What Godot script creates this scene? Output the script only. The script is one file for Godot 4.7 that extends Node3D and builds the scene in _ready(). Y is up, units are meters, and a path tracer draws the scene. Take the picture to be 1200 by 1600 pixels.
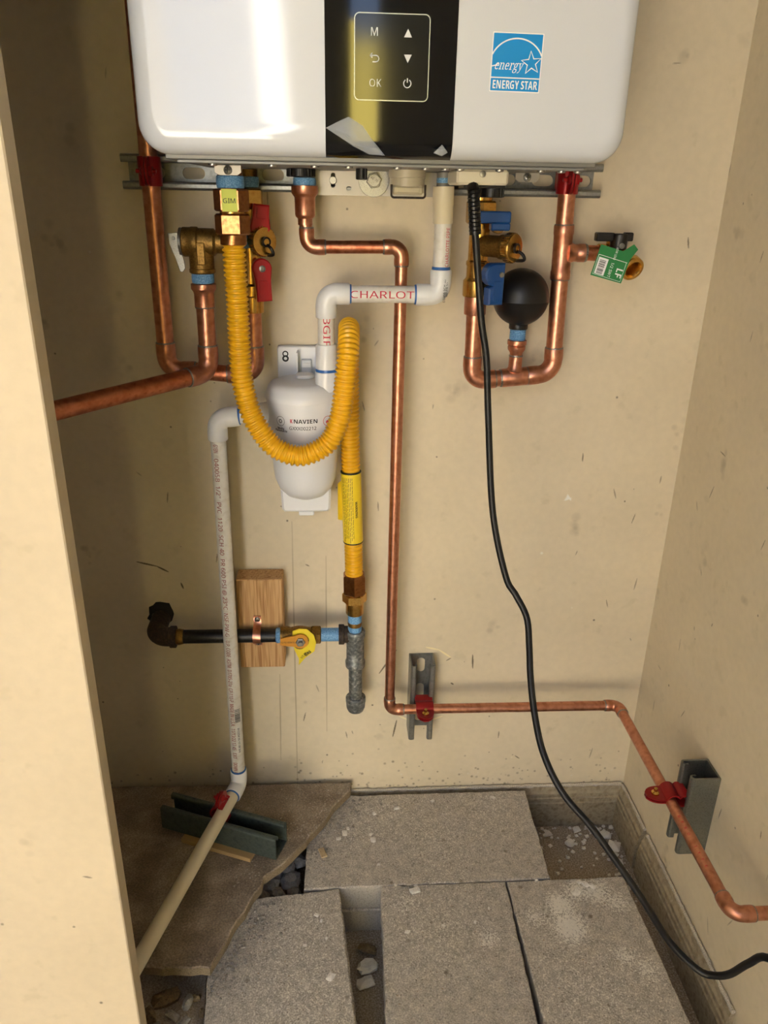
extends Node3D

var M := {}
var taken := {}
var org := Vector3.ZERO
var uvm := 0
var uvo := Vector2.ZERO
var uvs := Vector2.ONE
var rng := RandomNumberGenerator.new()

# ---------------------------------------------------------------- mesh helpers
func S() -> SurfaceTool:
	var st := SurfaceTool.new()
	st.begin(Mesh.PRIMITIVE_TRIANGLES)
	st.set_smooth_group(-1)
	return st

func vert(st: SurfaceTool, v: Vector3) -> void:
	if uvm == 1:
		st.set_uv(Vector2((v.x - uvo.x) * uvs.x, (v.z - uvo.y) * uvs.y))
	elif uvm == 2:
		st.set_uv(Vector2((v.x - uvo.x) * uvs.x, 1.0 - (v.y - uvo.y) * uvs.y))
	elif uvm == 3:
		st.set_uv(Vector2((v.z - uvo.x) * uvs.x, 1.0 - (v.y - uvo.y) * uvs.y))
	st.add_vertex(v - org)

func tri(st: SurfaceTool, a: Vector3, b: Vector3, c: Vector3, out: Vector3) -> void:
	vert(st, a)
	if (b - a).cross(c - a).dot(out) > 0.0:
		vert(st, c)
		vert(st, b)
	else:
		vert(st, b)
		vert(st, c)

func quad(st: SurfaceTool, a: Vector3, b: Vector3, c: Vector3, d: Vector3, out: Vector3) -> void:
	tri(st, a, b, c, out)
	tri(st, a, c, d, out)

func side_of(t: Vector3) -> Vector3:
	var u := t.cross(Vector3.UP)
	if u.length() < 0.2:
		u = t.cross(Vector3.RIGHT)
	return u.normalized()

func sweep(st: SurfaceTool, pts: Array, rad, sides := 16, caps := true) -> void:
	var n := pts.size()
	var u := side_of((pts[1] - pts[0]).normalized())
	var rings := []
	for i in n:
		var t: Vector3 = (pts[mini(i + 1, n - 1)] - pts[maxi(i - 1, 0)]).normalized()
		u = (u - t * u.dot(t)).normalized()
		var w := t.cross(u)
		var r: float = rad[i] if rad is Array else rad
		var ring := []
		for k in sides:
			var a := TAU * k / sides
			ring.append(pts[i] + (u * cos(a) + w * sin(a)) * r)
		rings.append(ring)
	st.set_smooth_group(1)
	for i in n - 1:
		for k in sides:
			var k2 := (k + 1) % sides
			quad(st, rings[i][k], rings[i][k2], rings[i + 1][k2], rings[i + 1][k], rings[i][k] + rings[i + 1][k2] - pts[i] - pts[i + 1])
	st.set_smooth_group(-1)
	if caps:
		for k in sides:
			tri(st, pts[0], rings[0][k], rings[0][(k + 1) % sides], pts[0] - pts[1])
			tri(st, pts[n - 1], rings[n - 1][k], rings[n - 1][(k + 1) % sides], pts[n - 1] - pts[n - 2])

# profile of Vector2(radius, height along axis), listed bottom to top along the outside
func lathe(st: SurfaceTool, at: Vector3, axis: Vector3, prof: Array, sides := 24, flat := false, phase := 0.0) -> void:
	axis = axis.normalized()
	var u := side_of(axis)
	var w := axis.cross(u)
	var g := 2
	var last := Vector2.ZERO
	for i in prof.size() - 1:
		var p: Vector2 = prof[i]
		var q: Vector2 = prof[i + 1]
		var d := (q - p).normalized()
		if i > 0 and last.dot(d) < 0.8:
			g += 1
		last = d
		st.set_smooth_group(-1 if flat else g)
		for k in sides:
			var a := TAU * k / sides + phase
			var b := TAU * (k + 1) / sides + phase
			var ra := u * cos(a) + w * sin(a)
			var rb := u * cos(b) + w * sin(b)
			var out := (ra + rb) * d.y - axis * d.x * 2.0
			var v0 := at + ra * p.x + axis * p.y
			var v1 := at + rb * p.x + axis * p.y
			var v2 := at + rb * q.x + axis * q.y
			var v3 := at + ra * q.x + axis * q.y
			if p.x < 1e-6:
				tri(st, v0, v2, v3, out)
			elif q.x < 1e-6:
				tri(st, v0, v1, v2, out)
			else:
				quad(st, v0, v1, v2, v3, out)
	st.set_smooth_group(-1)

func cyl(st: SurfaceTool, a: Vector3, b: Vector3, r: float, bev := 0.0006, sides := 24) -> void:
	var l := a.distance_to(b)
	lathe(st, a, b - a, [Vector2(0, 0), Vector2(r - bev, 0), Vector2(r, bev), Vector2(r, l - bev), Vector2(r - bev, l), Vector2(0, l)], sides)

func hexnut(st: SurfaceTool, a: Vector3, b: Vector3, r: float, phase := 0.0) -> void:
	var l := a.distance_to(b)
	lathe(st, a, b - a, [Vector2(0, 0), Vector2(r * 0.9, 0), Vector2(r, l * 0.08), Vector2(r, l * 0.92), Vector2(r * 0.9, l), Vector2(0, l)], 6, true, phase)

func cbox(st: SurfaceTool, c: Vector3, size: Vector3, bev := 0.001, bs := Basis()) -> void:
	var h := size * 0.5
	var b := minf(bev, minf(h.x, minf(h.y, h.z)) * 0.9)
	var pt := func(s: Vector3, face: int) -> Vector3:
		var v := Vector3(s.x * (h.x - b), s.y * (h.y - b), s.z * (h.z - b))
		v[face] = s[face] * h[face]
		return c + bs * v
	for f in 3:
		var p := (f + 1) % 3
		var q := (f + 2) % 3
		for sg in [-1.0, 1.0]:
			var cs := []
			for k in [[-1.0, -1.0], [1.0, -1.0], [1.0, 1.0], [-1.0, 1.0]]:
				var s := Vector3.ZERO
				s[f] = sg
				s[p] = k[0]
				s[q] = k[1]
				cs.append(pt.call(s, f))
			var n := Vector3.ZERO
			n[f] = sg
			quad(st, cs[0], cs[1], cs[2], cs[3], bs * n)
	for f in 3:
		var g := (f + 1) % 3
		var e := (f + 2) % 3
		for sf in [-1.0, 1.0]:
			for sg in [-1.0, 1.0]:
				var s1 := Vector3.ZERO
				s1[f] = sf
				s1[g] = sg
				s1[e] = -1.0
				var s2 := s1
				s2[e] = 1.0
				var n := Vector3.ZERO
				n[f] = sf
				n[g] = sg
				quad(st, pt.call(s1, f), pt.call(s2, f), pt.call(s2, g), pt.call(s1, g), bs * n)
	for sx in [-1.0, 1.0]:
		for sy in [-1.0, 1.0]:
			for sz in [-1.0, 1.0]:
				var s := Vector3(sx, sy, sz)
				tri(st, pt.call(s, 0), pt.call(s, 1), pt.call(s, 2), bs * s)

func box(st: SurfaceTool, lo: Vector3, hi: Vector3, bev := 0.001) -> void:
	cbox(st, (lo + hi) * 0.5, hi - lo, bev)

# polygon in the local xy plane, pushed along local z from 0 to d, front edge bevelled
func prism(st: SurfaceTool, poly: Array, xf: Transform3D, d: float, bev := 0.0, smooth := false) -> void:
	var n := poly.size()
	var area := 0.0
	for i in n:
		var p: Vector2 = poly[i]
		var q: Vector2 = poly[(i + 1) % n]
		area += p.x * q.y - q.x * p.y
	var sgn := 1.0 if area > 0.0 else -1.0
	var inner := []
	var norms := []
	for i in n:
		var p: Vector2 = poly[(i + n - 1) % n]
		var c: Vector2 = poly[i]
		var q: Vector2 = poly[(i + 1) % n]
		var e1 := (c - p).normalized()
		var e2 := (q - c).normalized()
		var n1 := Vector2(e1.y, -e1.x) * sgn
		var n2 := Vector2(e2.y, -e2.x) * sgn
		var m := (n1 + n2)
		m = m.normalized() if m.length() > 0.01 else n1
		norms.append(n2)
		inner.append(c - m * bev / maxf(0.4, m.dot(n1)))
	var up := func(v: Vector2, z: float) -> Vector3:
		return xf * Vector3(v.x, v.y, z)
	st.set_smooth_group(9 if smooth else -1)
	for i in n:
		var j := (i + 1) % n
		var nn: Vector2 = norms[i]
		var out := xf.basis * Vector3(nn.x, nn.y, 0)
		quad(st, up.call(poly[i], 0.0), up.call(poly[j], 0.0), up.call(poly[j], d - bev), up.call(poly[i], d - bev), out)
		if bev > 0.0:
			quad(st, up.call(poly[i], d - bev), up.call(poly[j], d - bev), up.call(inner[j], d), up.call(inner[i], d), out + xf.basis.z)
	st.set_smooth_group(-1)
	for k in 2:
		var ring: Array = inner if k == 1 else poly
		var ids := Geometry2D.triangulate_polygon(PackedVector2Array(ring))
		for t in range(0, ids.size(), 3):
			var z := d if k == 1 else 0.0
			tri(st, up.call(ring[ids[t]], z), up.call(ring[ids[t + 1]], z), up.call(ring[ids[t + 2]], z), xf.basis.z * (1.0 if k == 1 else -1.0))

func rrect(cx: float, cy: float, hw: float, hh: float, r: float, n := 6) -> Array:
	var out := []
	for c in [[1, 1, 0], [-1, 1, 1], [-1, -1, 2], [1, -1, 3]]:
		for k in n + 1:
			var a: float = PI / 2 * (c[2] + float(k) / n)
			out.append(Vector2(cx + c[0] * (hw - r) + cos(a) * r, cy + c[1] * (hh - r) + sin(a) * r))
	return out

func flatband(st: SurfaceTool, outer: Array, inner: Array, xf: Transform3D, d: float) -> void:
	var n := outer.size()
	for i in n:
		var j := (i + 1) % n
		var o0 := Vector3(outer[i].x, outer[i].y, 0)
		var o1 := Vector3(outer[j].x, outer[j].y, 0)
		var i0 := Vector3(inner[i].x, inner[i].y, 0)
		var i1 := Vector3(inner[j].x, inner[j].y, 0)
		var z := Vector3(0, 0, d)
		quad(st, xf * (o0 + z), xf * (o1 + z), xf * (i1 + z), xf * (i0 + z), xf.basis.z)
		quad(st, xf * o0, xf * o1, xf * i1, xf * i0, -xf.basis.z)
		quad(st, xf * o0, xf * o1, xf * (o1 + z), xf * (o0 + z), xf.basis * (o0 - i0))
		quad(st, xf * i0, xf * i1, xf * (i1 + z), xf * (i0 + z), xf.basis * (i0 - o0))

func line2d(st: SurfaceTool, pts: Array, w: float, xf: Transform3D, d: float, closed := false) -> void:
	var n := pts.size()
	var l := []
	var r := []
	for i in n:
		var p: Vector2 = pts[(i + n - 1) % n] if closed else pts[maxi(i - 1, 0)]
		var q: Vector2 = pts[(i + 1) % n] if closed else pts[mini(i + 1, n - 1)]
		var t := (q - p).normalized()
		var m := Vector2(-t.y, t.x) * w * 0.5
		l.append(pts[i] + m)
		r.append(pts[i] - m)
	for i in (n if closed else n - 1):
		var j := (i + 1) % n
		var z := Vector3(0, 0, d)
		var a := Vector3(l[i].x, l[i].y, 0)
		var b := Vector3(l[j].x, l[j].y, 0)
		var c := Vector3(r[j].x, r[j].y, 0)
		var e := Vector3(r[i].x, r[i].y, 0)
		quad(st, xf * (a + z), xf * (b + z), xf * (c + z), xf * (e + z), xf.basis.z)
		quad(st, xf * a, xf * b, xf * (b + z), xf * (a + z), xf.basis * (a - e))
		quad(st, xf * e, xf * c, xf * (c + z), xf * (e + z), xf.basis * (e - a))

# bent sheet: 2D path (x, y) in the local xy plane, wide along local z, half width per point
func strap(st: SurfaceTool, xf: Transform3D, pts: Array, hws: Array, th: float) -> void:
	var n := pts.size()
	var ring := []
	for i in n:
		var t: Vector2 = (pts[mini(i + 1, n - 1)] - pts[maxi(i - 1, 0)]).normalized()
		var m := Vector2(-t.y, t.x) * th * 0.5
		var a: Vector2 = pts[i] + m
		var b: Vector2 = pts[i] - m
		var h: float = hws[i]
		ring.append([xf * Vector3(a.x, a.y, h), xf * Vector3(a.x, a.y, -h), xf * Vector3(b.x, b.y, -h), xf * Vector3(b.x, b.y, h)])
	for i in n - 1:
		var c: Vector3 = (ring[i][0] + ring[i][2] + ring[i + 1][0] + ring[i + 1][2]) * 0.25
		for k in 4:
			var k2 := (k + 1) % 4
			st.set_smooth_group(3 + k)
			quad(st, ring[i][k], ring[i][k2], ring[i + 1][k2], ring[i + 1][k], (ring[i][k] + ring[i][k2] + ring[i + 1][k2] + ring[i + 1][k]) * 0.25 - c)
	st.set_smooth_group(-1)
	quad(st, ring[0][0], ring[0][1], ring[0][2], ring[0][3], ring[0][0] - ring[1][0])
	quad(st, ring[n - 1][0], ring[n - 1][1], ring[n - 1][2], ring[n - 1][3], ring[n - 1][0] - ring[n - 2][0])

# plate in local xy with a stadium slot (half length hl along x or y, half width hw)
func slot_plate(st: SurfaceTool, xf: Transform3D, lo: Vector2, hi: Vector2, c: Vector2, hl: float, hw: float, th: float, upright := false) -> void:
	var outer := []
	var inner := []
	var n := 32
	for k in n:
		var a := TAU * (k + 0.5) / n
		var d := Vector2(cos(a), sin(a))
		var tx: float = (hi.x - c.x) / d.x if d.x > 1e-6 else ((lo.x - c.x) / d.x if d.x < -1e-6 else 1e9)
		var ty: float = (hi.y - c.y) / d.y if d.y > 1e-6 else ((lo.y - c.y) / d.y if d.y < -1e-6 else 1e9)
		outer.append(c + d * minf(tx, ty))
		var long := d.y if upright else d.x
		var e := (hl - hw) * clampf(long * 3.0, -1.0, 1.0)
		var sh := Vector2(0, e) if upright else Vector2(e, 0)
		inner.append(c + sh + d * hw)
	# snap the nearest outer sample to each corner
	for corner in [lo, hi, Vector2(lo.x, hi.y), Vector2(hi.x, lo.y)]:
		var best := 0
		for k in n:
			if outer[k].distance_to(corner) < outer[best].distance_to(corner):
				best = k
		outer[best] = corner
	flatband(st, outer, inner, xf, th)

# C channel: runs along local x from 0 to length, 41 mm wide in y, web at z 0, lips at z 41 mm
func strut(st: SurfaceTool, xf: Transform3D, length: float, slots: Array, depth := 0.041) -> void:
	var d := depth
	for s in [-1.0, 1.0]:
		var prof := [Vector2(0.0205, 0), Vector2(0.0205, d - 0.004), Vector2(0.0197, d - 0.0015), Vector2(0.0175, d), Vector2(0.0135, d), Vector2(0.0115, d - 0.001), Vector2(0.0107, d - 0.003), Vector2(0.0107, d - 0.0085), Vector2(0.0128, d - 0.0085), Vector2(0.0128, d - 0.0035), Vector2(0.0138, d - 0.0025), Vector2(0.0168, d - 0.0025), Vector2(0.0179, d - 0.004), Vector2(0.0179, 0)]
		var poly := []
		for p in prof:
			poly.append(Vector2(p.x * s, p.y))
		prism(st, poly, xf * Transform3D(Basis(Vector3(0, 1, 0), Vector3(0, 0, 1), Vector3(1, 0, 0)), Vector3.ZERO), length)
	var x := 0.0
	for c in slots:
		var a := maxf(c - 0.02, x)
		var b := minf(c + 0.02, length)
		if a > x + 1e-5:
			box_in(st, xf, Vector3(x, -0.0179, 0), Vector3(a, 0.0179, 0.0025))
		slot_plate(st, xf, Vector2(a, -0.0179), Vector2(b, 0.0179), Vector2(c, 0), 0.0143, 0.0071, 0.0025)
		x = b
	if x < length - 1e-5:
		box_in(st, xf, Vector3(x, -0.0179, 0), Vector3(length, 0.0179, 0.0025))

func box_in(st: SurfaceTool, xf: Transform3D, lo: Vector3, hi: Vector3, bev := 0.0) -> void:
	var c := (lo + hi) * 0.5
	cbox(st, xf * c, hi - lo, maxf(bev, 0.00001), xf.basis)

func round_path(pts: Array, t: float, n := 8) -> Array:
	var out := [pts[0]]
	for i in range(1, pts.size() - 1):
		var c: Vector3 = pts[i]
		var a: Vector3 = c + (pts[i - 1] - c).normalized() * t
		var b: Vector3 = c + (pts[i + 1] - c).normalized() * t
		var c1 := a.lerp(c, 0.552)
		var c2 := b.lerp(c, 0.552)
		for k in n + 1:
			out.append(a.bezier_interpolate(c1, c2, b, float(k) / n))
	out.append(pts[pts.size() - 1])
	return out

func spline(pts: Array, step: float) -> Array:
	var fine := []
	var n := pts.size()
	for i in n - 1:
		var p0: Vector3 = pts[maxi(i - 1, 0)]
		var p3: Vector3 = pts[mini(i + 2, n - 1)]
		for k in 24:
			fine.append(pts[i].cubic_interpolate(pts[i + 1], p0, p3, k / 24.0))
	fine.append(pts[n - 1])
	var out := [fine[0]]
	var left := step
	for i in fine.size() - 1:
		var a: Vector3 = fine[i]
		var b: Vector3 = fine[i + 1]
		var l := a.distance_to(b)
		while l >= left and l > 1e-9:
			a = a.lerp(b, left / l)
			out.append(a)
			l = a.distance_to(b)
			left = step
		left -= l
	if out[out.size() - 1].distance_to(fine[fine.size() - 1]) > step * 0.3:
		out.append(fine[fine.size() - 1])
	return out

# lumpy stone or chip
func lump(st: SurfaceTool, c: Vector3, size: Vector3, sd: int, bs := Basis()) -> void:
	var nz := FastNoiseLite.new()
	nz.seed = sd
	nz.frequency = 0.9
	var rows := 5
	var cols := 8
	var g := []
	for i in rows + 1:
		var row := []
		for k in cols:
			var a := PI * i / rows
			var b := TAU * k / cols
			var d := Vector3(sin(a) * cos(b), cos(a), sin(a) * sin(b))
			var r := 1.0 + 0.55 * nz.get_noise_3dv(d * 1.3 + Vector3(sd, 0, 0))
			var cube := maxf(absf(d.x), maxf(absf(d.y), absf(d.z)))
			r *= lerpf(1.0, 0.75 / cube, 0.6)
			row.append(c + bs * (d * r * size * 0.5))
		g.append(row)
	for i in rows:
		for k in cols:
			var k2 := (k + 1) % cols
			var o: Vector3 = g[i][k] + g[i + 1][k2] - c * 2.0
			if i == 0:
				tri(st, g[0][k], g[1][k], g[1][k2], o)
			elif i == rows - 1:
				tri(st, g[i][k], g[i][k2], g[i + 1][k], o)
			else:
				quad(st, g[i][k], g[i][k2], g[i + 1][k2], g[i + 1][k], o)

# ---------------------------------------------------------------- lettering
func glyphs(text: String, h: float, bold := false, serif := false, depth := 0.0003) -> PackedVector3Array:
	var f := SystemFont.new()
	f.font_names = PackedStringArray(["Droid Serif" if serif else "Droid Sans"])
	if bold:
		f.font_weight = 700
	var tm := TextMesh.new()
	tm.font = f
	tm.font_size = 40
	tm.pixel_size = h / 28.5
	tm.depth = depth
	tm.text = text
	tm.curve_step = 2.0
	tm.horizontal_alignment = HORIZONTAL_ALIGNMENT_CENTER
	tm.vertical_alignment = VERTICAL_ALIGNMENT_CENTER
	var ar := tm.get_mesh_arrays()
	var vs: PackedVector3Array = ar[Mesh.ARRAY_VERTEX]
	var out := PackedVector3Array()
	if ar[Mesh.ARRAY_INDEX] == null or ar[Mesh.ARRAY_INDEX].is_empty():
		return vs
	for i in ar[Mesh.ARRAY_INDEX]:
		out.append(vs[i])
	return out

func split(a: Vector3, b: Vector3, c: Vector3, most: float, out: PackedVector3Array, deep := 0) -> void:
	if deep < 4 and maxf(a.distance_to(b), maxf(b.distance_to(c), c.distance_to(a))) > most:
		var ab := (a + b) * 0.5
		var bc := (b + c) * 0.5
		var ca := (c + a) * 0.5
		split(a, ab, ca, most, out, deep + 1)
		split(ab, b, bc, most, out, deep + 1)
		split(ca, bc, c, most, out, deep + 1)
		split(ab, bc, ca, most, out, deep + 1)
	else:
		out.append(a)
		out.append(b)
		out.append(c)

func text_flat(st: SurfaceTool, text: String, h: float, xf: Transform3D, stretch := 1.0, bold := false, serif := false) -> void:
	for v in glyphs(text, h, bold, serif):
		vert(st, xf * Vector3(v.x * stretch, v.y, v.z))

func text_fit(st: SurfaceTool, text: String, h: float, xf: Transform3D, length: float, bold := false, serif := false) -> void:
	var gs := glyphs(text, h, bold, serif)
	var w := 0.0
	for v in gs:
		w = maxf(w, absf(v.x) * 2.0)
	for v in gs:
		vert(st, xf * Vector3(v.x * length / w, v.y, v.z))

# text running along the axis of a cylinder: p on the axis, along = reading direction, face = towards the reader
func text_along(st: SurfaceTool, text: String, h: float, p: Vector3, along: Vector3, face: Vector3, r: float, length := 0.0, bold := false) -> void:
	var gs := glyphs(text, h, bold)
	var w := 0.0
	for v in gs:
		w = maxf(w, absf(v.x) * 2.0)
	var sx := length / w if length > 0.0 else 1.0
	var top := face.cross(along)
	var fine := PackedVector3Array()
	for i in range(0, gs.size(), 3):
		split(gs[i], gs[i + 1], gs[i + 2], r * 0.22, fine)
	for v in fine:
		var a := v.y / r
		vert(st, p + along * v.x * sx + (face * cos(a) + top * sin(a)) * (r + 0.0001 + v.z))

# text wrapped round an upright cylinder
func text_round(st: SurfaceTool, text: String, h: float, p: Vector3, face: Vector3, r: float, length := 0.0, bold := false) -> void:
	var gs := glyphs(text, h, bold)
	var w := 0.0
	for v in gs:
		w = maxf(w, absf(v.x) * 2.0)
	var sx := length / w if length > 0.0 else 1.0
	var right := Vector3.UP.cross(face)
	var fine := PackedVector3Array()
	for i in range(0, gs.size(), 3):
		split(gs[i], gs[i + 1], gs[i + 2], r * 0.1, fine)
	for v in fine:
		var a := v.x * sx / r
		vert(st, p + Vector3.UP * v.y + (face * cos(a) + right * sin(a)) * (r + 0.0001 + v.z))

# ---------------------------------------------------------------- nodes
func numbered(called: String) -> String:
	if not taken.has(called):
		taken[called] = 0
		return called
	taken[called] += 1
	return "%s_%03d" % [called, taken[called]]

func tag(o: Node, label: String, category: String, group := "") -> void:
	o.set_meta("label", label)
	o.set_meta("category", category)
	if group != "":
		o.set_meta("group", group)

func thing(called: String, label: String, category: String, at: Vector3, group := "") -> Node3D:
	var o := Node3D.new()
	o.name = numbered(called)
	add_child(o)
	o.position = at
	org = at
	tag(o, label, category, group)
	return o

func part(called: String, st: SurfaceTool, m: Material, parent: Node3D, label := "") -> MeshInstance3D:
	var o := MeshInstance3D.new()
	st.generate_normals()
	st.index()
	st.set_material(m)
	o.mesh = st.commit()
	o.name = called
	parent.add_child(o, true)
	if label != "":
		o.set_meta("label", label)
	return o

func solo(called: String, st: SurfaceTool, m: Material, label: String, category: String, at: Vector3, group := "") -> MeshInstance3D:
	var o := part(numbered(called), st, m, self)
	o.position = at
	tag(o, label, category, group)
	return o

func struct(called: String, st: SurfaceTool, m: Material) -> MeshInstance3D:
	var o := part(called, st, m, self)
	o.set_meta("kind", "structure")
	return o

# ---------------------------------------------------------------- materials
func mat(key: String, c: Color, rough := 0.5, metal := 0.0, extra := {}) -> StandardMaterial3D:
	var m := StandardMaterial3D.new()
	m.resource_name = key
	m.albedo_color = c
	m.roughness = rough
	m.metallic = metal
	for k in extra:
		m.set(k, extra[k])
	M[key] = m
	return m

func c8(r: int, g: int, b: int) -> Color:
	return Color(r / 255.0, g / 255.0, b / 255.0)

func noise_tex(sd: int, freq: float, stops: Array, octaves := 4, px := 256) -> NoiseTexture2D:
	var n := FastNoiseLite.new()
	n.seed = sd
	n.frequency = freq
	n.fractal_octaves = octaves
	var g := Gradient.new()
	g.offsets = PackedFloat32Array(stops.map(func(s): return s[0]))
	g.colors = PackedColorArray(stops.map(func(s): return s[1]))
	var t := NoiseTexture2D.new()
	t.width = px
	t.height = px
	t.seamless = true
	t.noise = n
	t.color_ramp = g
	return t

func blotchy(key: String, sd: int, freq: float, stops: Array, scale: float, rough := 0.5, metal := 0.0, extra := {}) -> StandardMaterial3D:
	var m := mat(key, Color.WHITE, rough, metal, extra)
	m.albedo_texture = noise_tex(sd, freq, stops)
	m.uv1_triplanar = true
	m.uv1_scale = Vector3.ONE * scale
	return m

func noise_bytes(w: int, h: int, sd: int, freq: float, octaves := 3, kind := FastNoiseLite.TYPE_SIMPLEX_SMOOTH) -> PackedByteArray:
	var n := FastNoiseLite.new()
	n.noise_type = kind
	n.seed = sd
	n.frequency = freq
	n.fractal_octaves = octaves
	var im := n.get_image(w, h, false, false, true)
	im.convert(Image.FORMAT_L8)
	return im.get_data()

func dab(data: PackedByteArray, w: int, h: int, x: float, y: float, r: float, c: Color, k: float) -> void:
	for j in range(maxi(0, int(y - r)), mini(h, int(y + r) + 2)):
		for i in range(maxi(0, int(x - r)), mini(w, int(x + r) + 2)):
			var d := Vector2(i - x, j - y).length() / r
			if d < 1.0:
				var a := k * (1.0 - d * d)
				var o := (j * w + i) * 3
				data[o] = int(lerpf(data[o], c.r8, a))
				data[o + 1] = int(lerpf(data[o + 1], c.g8, a))
				data[o + 2] = int(lerpf(data[o + 2], c.b8, a))

func stroke(data: PackedByteArray, w: int, h: int, a: Vector2, b: Vector2, r: float, c: Color, k: float) -> void:
	var n := int(a.distance_to(b) / maxf(0.5, r * 0.5)) + 1
	for i in n + 1:
		var p := a.lerp(b, float(i) / n)
		dab(data, w, h, p.x, p.y, r * (0.5 + 0.5 * sin(PI * (i + 0.5) / (n + 1))), c, k)

# painted wall: flat tan paint with brush mottling, scuffs, thin scratches and specks
func paint(w: int, h: int, sd: int, base: Color, scuffs: int, scratches: int, specks: int) -> PackedByteArray:
	var n1 := noise_bytes(w, h, sd, 0.004, 3)
	var n2 := noise_bytes(w, h, sd + 1, 0.06, 3)
	var n3 := noise_bytes(w, h, sd + 2, 0.02, 4)
	var data := PackedByteArray()
	data.resize(w * h * 3)
	for i in w * h:
		var v := 1.0 + (n1[i] - 128) * 0.00016 + (n2[i] - 128) * 0.00012
		var s := clampf((n3[i] - 190) * 0.0009, 0.0, 0.03)
		v -= s
		data[i * 3] = clampi(int(base.r8 * v), 0, 255)
		data[i * 3 + 1] = clampi(int(base.g8 * v), 0, 255)
		data[i * 3 + 2] = clampi(int(base.b8 * (v - s * 0.3)), 0, 255)
	rng.seed = sd
	var dirt := c8(96, 82, 62)
	for i in scuffs:
		var p := Vector2(rng.randf() * w, rng.randf() * h)
		for k in rng.randi_range(3, 9):
			dab(data, w, h, p.x + rng.randfn() * 6, p.y + rng.randfn() * 10, rng.randf_range(3, 9), dirt, rng.randf_range(0.03, 0.12))
	for i in scratches:
		var p := Vector2(rng.randf() * w, rng.randf() * h)
		var q := p + Vector2(rng.randfn() * 4, rng.randf_range(5, 22))
		if rng.randf() < 0.2:
			q = p + Vector2(rng.randf_range(-16, 16), rng.randfn() * 5)
		stroke(data, w, h, p, q, rng.randf_range(0.8, 1.4), dirt.darkened(0.15), rng.randf_range(0.15, 0.5))
	for i in specks:
		dab(data, w, h, rng.randf() * w, rng.randf() * h, rng.randf_range(0.9, 2.1), dirt.darkened(0.4) if rng.randf() < 0.8 else c8(235, 228, 210), rng.randf_range(0.4, 0.9))
	return data

func tex(data: PackedByteArray, w: int, h: int) -> ImageTexture:
	return ImageTexture.create_from_image(Image.create_from_data(w, h, false, Image.FORMAT_RGB8, data))

# ---------------------------------------------------------------- plumbing helpers
func pipe(parent: Node3D, a: Vector3, b: Vector3, r: float, m: Material, called := "pipe") -> MeshInstance3D:
	var st := S()
	cyl(st, a, b, r)
	return part(called, st, m, parent)

func ring(parent: Node3D, at: Vector3, axis: Vector3, r: float, half: float, m: Material, called := "solder_ring") -> void:
	var st := S()
	lathe(st, at, axis, [Vector2(r - 0.002, -half), Vector2(r - 0.0004, -half * 0.9), Vector2(r, -half * 0.3), Vector2(r, half * 0.3), Vector2(r - 0.0004, half * 0.9), Vector2(r - 0.002, half)])
	part(called, st, m, parent)

func elbow(parent: Node3D, c: Vector3, da: Vector3, db: Vector3, r: float, t: float, sock: float, m: Material, ring_m: Material = null) -> void:
	da = da.normalized()
	db = db.normalized()
	var rf := r + 0.0013
	var pts := round_path([c + da * (t + sock), c, c + db * (t + sock)], t, 10)
	var n := pts.size()
	var p2 := []
	var rr := []
	for i in n:
		var p: Vector3 = pts[i]
		if i == 0:
			p2.append(p)
			rr.append(rf - 0.0002)
			p2.append(p - da * 0.0012)
			rr.append(rf + 0.0004)
			p2.append(p - da * (sock - 0.002))
			rr.append(rf + 0.0004)
		elif i == n - 1:
			p2.append(p - db * (sock - 0.002))
			rr.append(rf + 0.0004)
			p2.append(p - db * 0.0012)
			rr.append(rf + 0.0004)
			p2.append(p)
			rr.append(rf - 0.0002)
		else:
			p2.append(p)
			rr.append(rf)
	var st := S()
	sweep(st, p2, rr, 24)
	part("elbow", st, m, parent)
	if ring_m:
		ring(parent, c + da * (t + sock), da, r + 0.0014, 0.0014, ring_m)
		ring(parent, c + db * (t + sock), db, r + 0.0014, 0.0014, ring_m)

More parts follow.
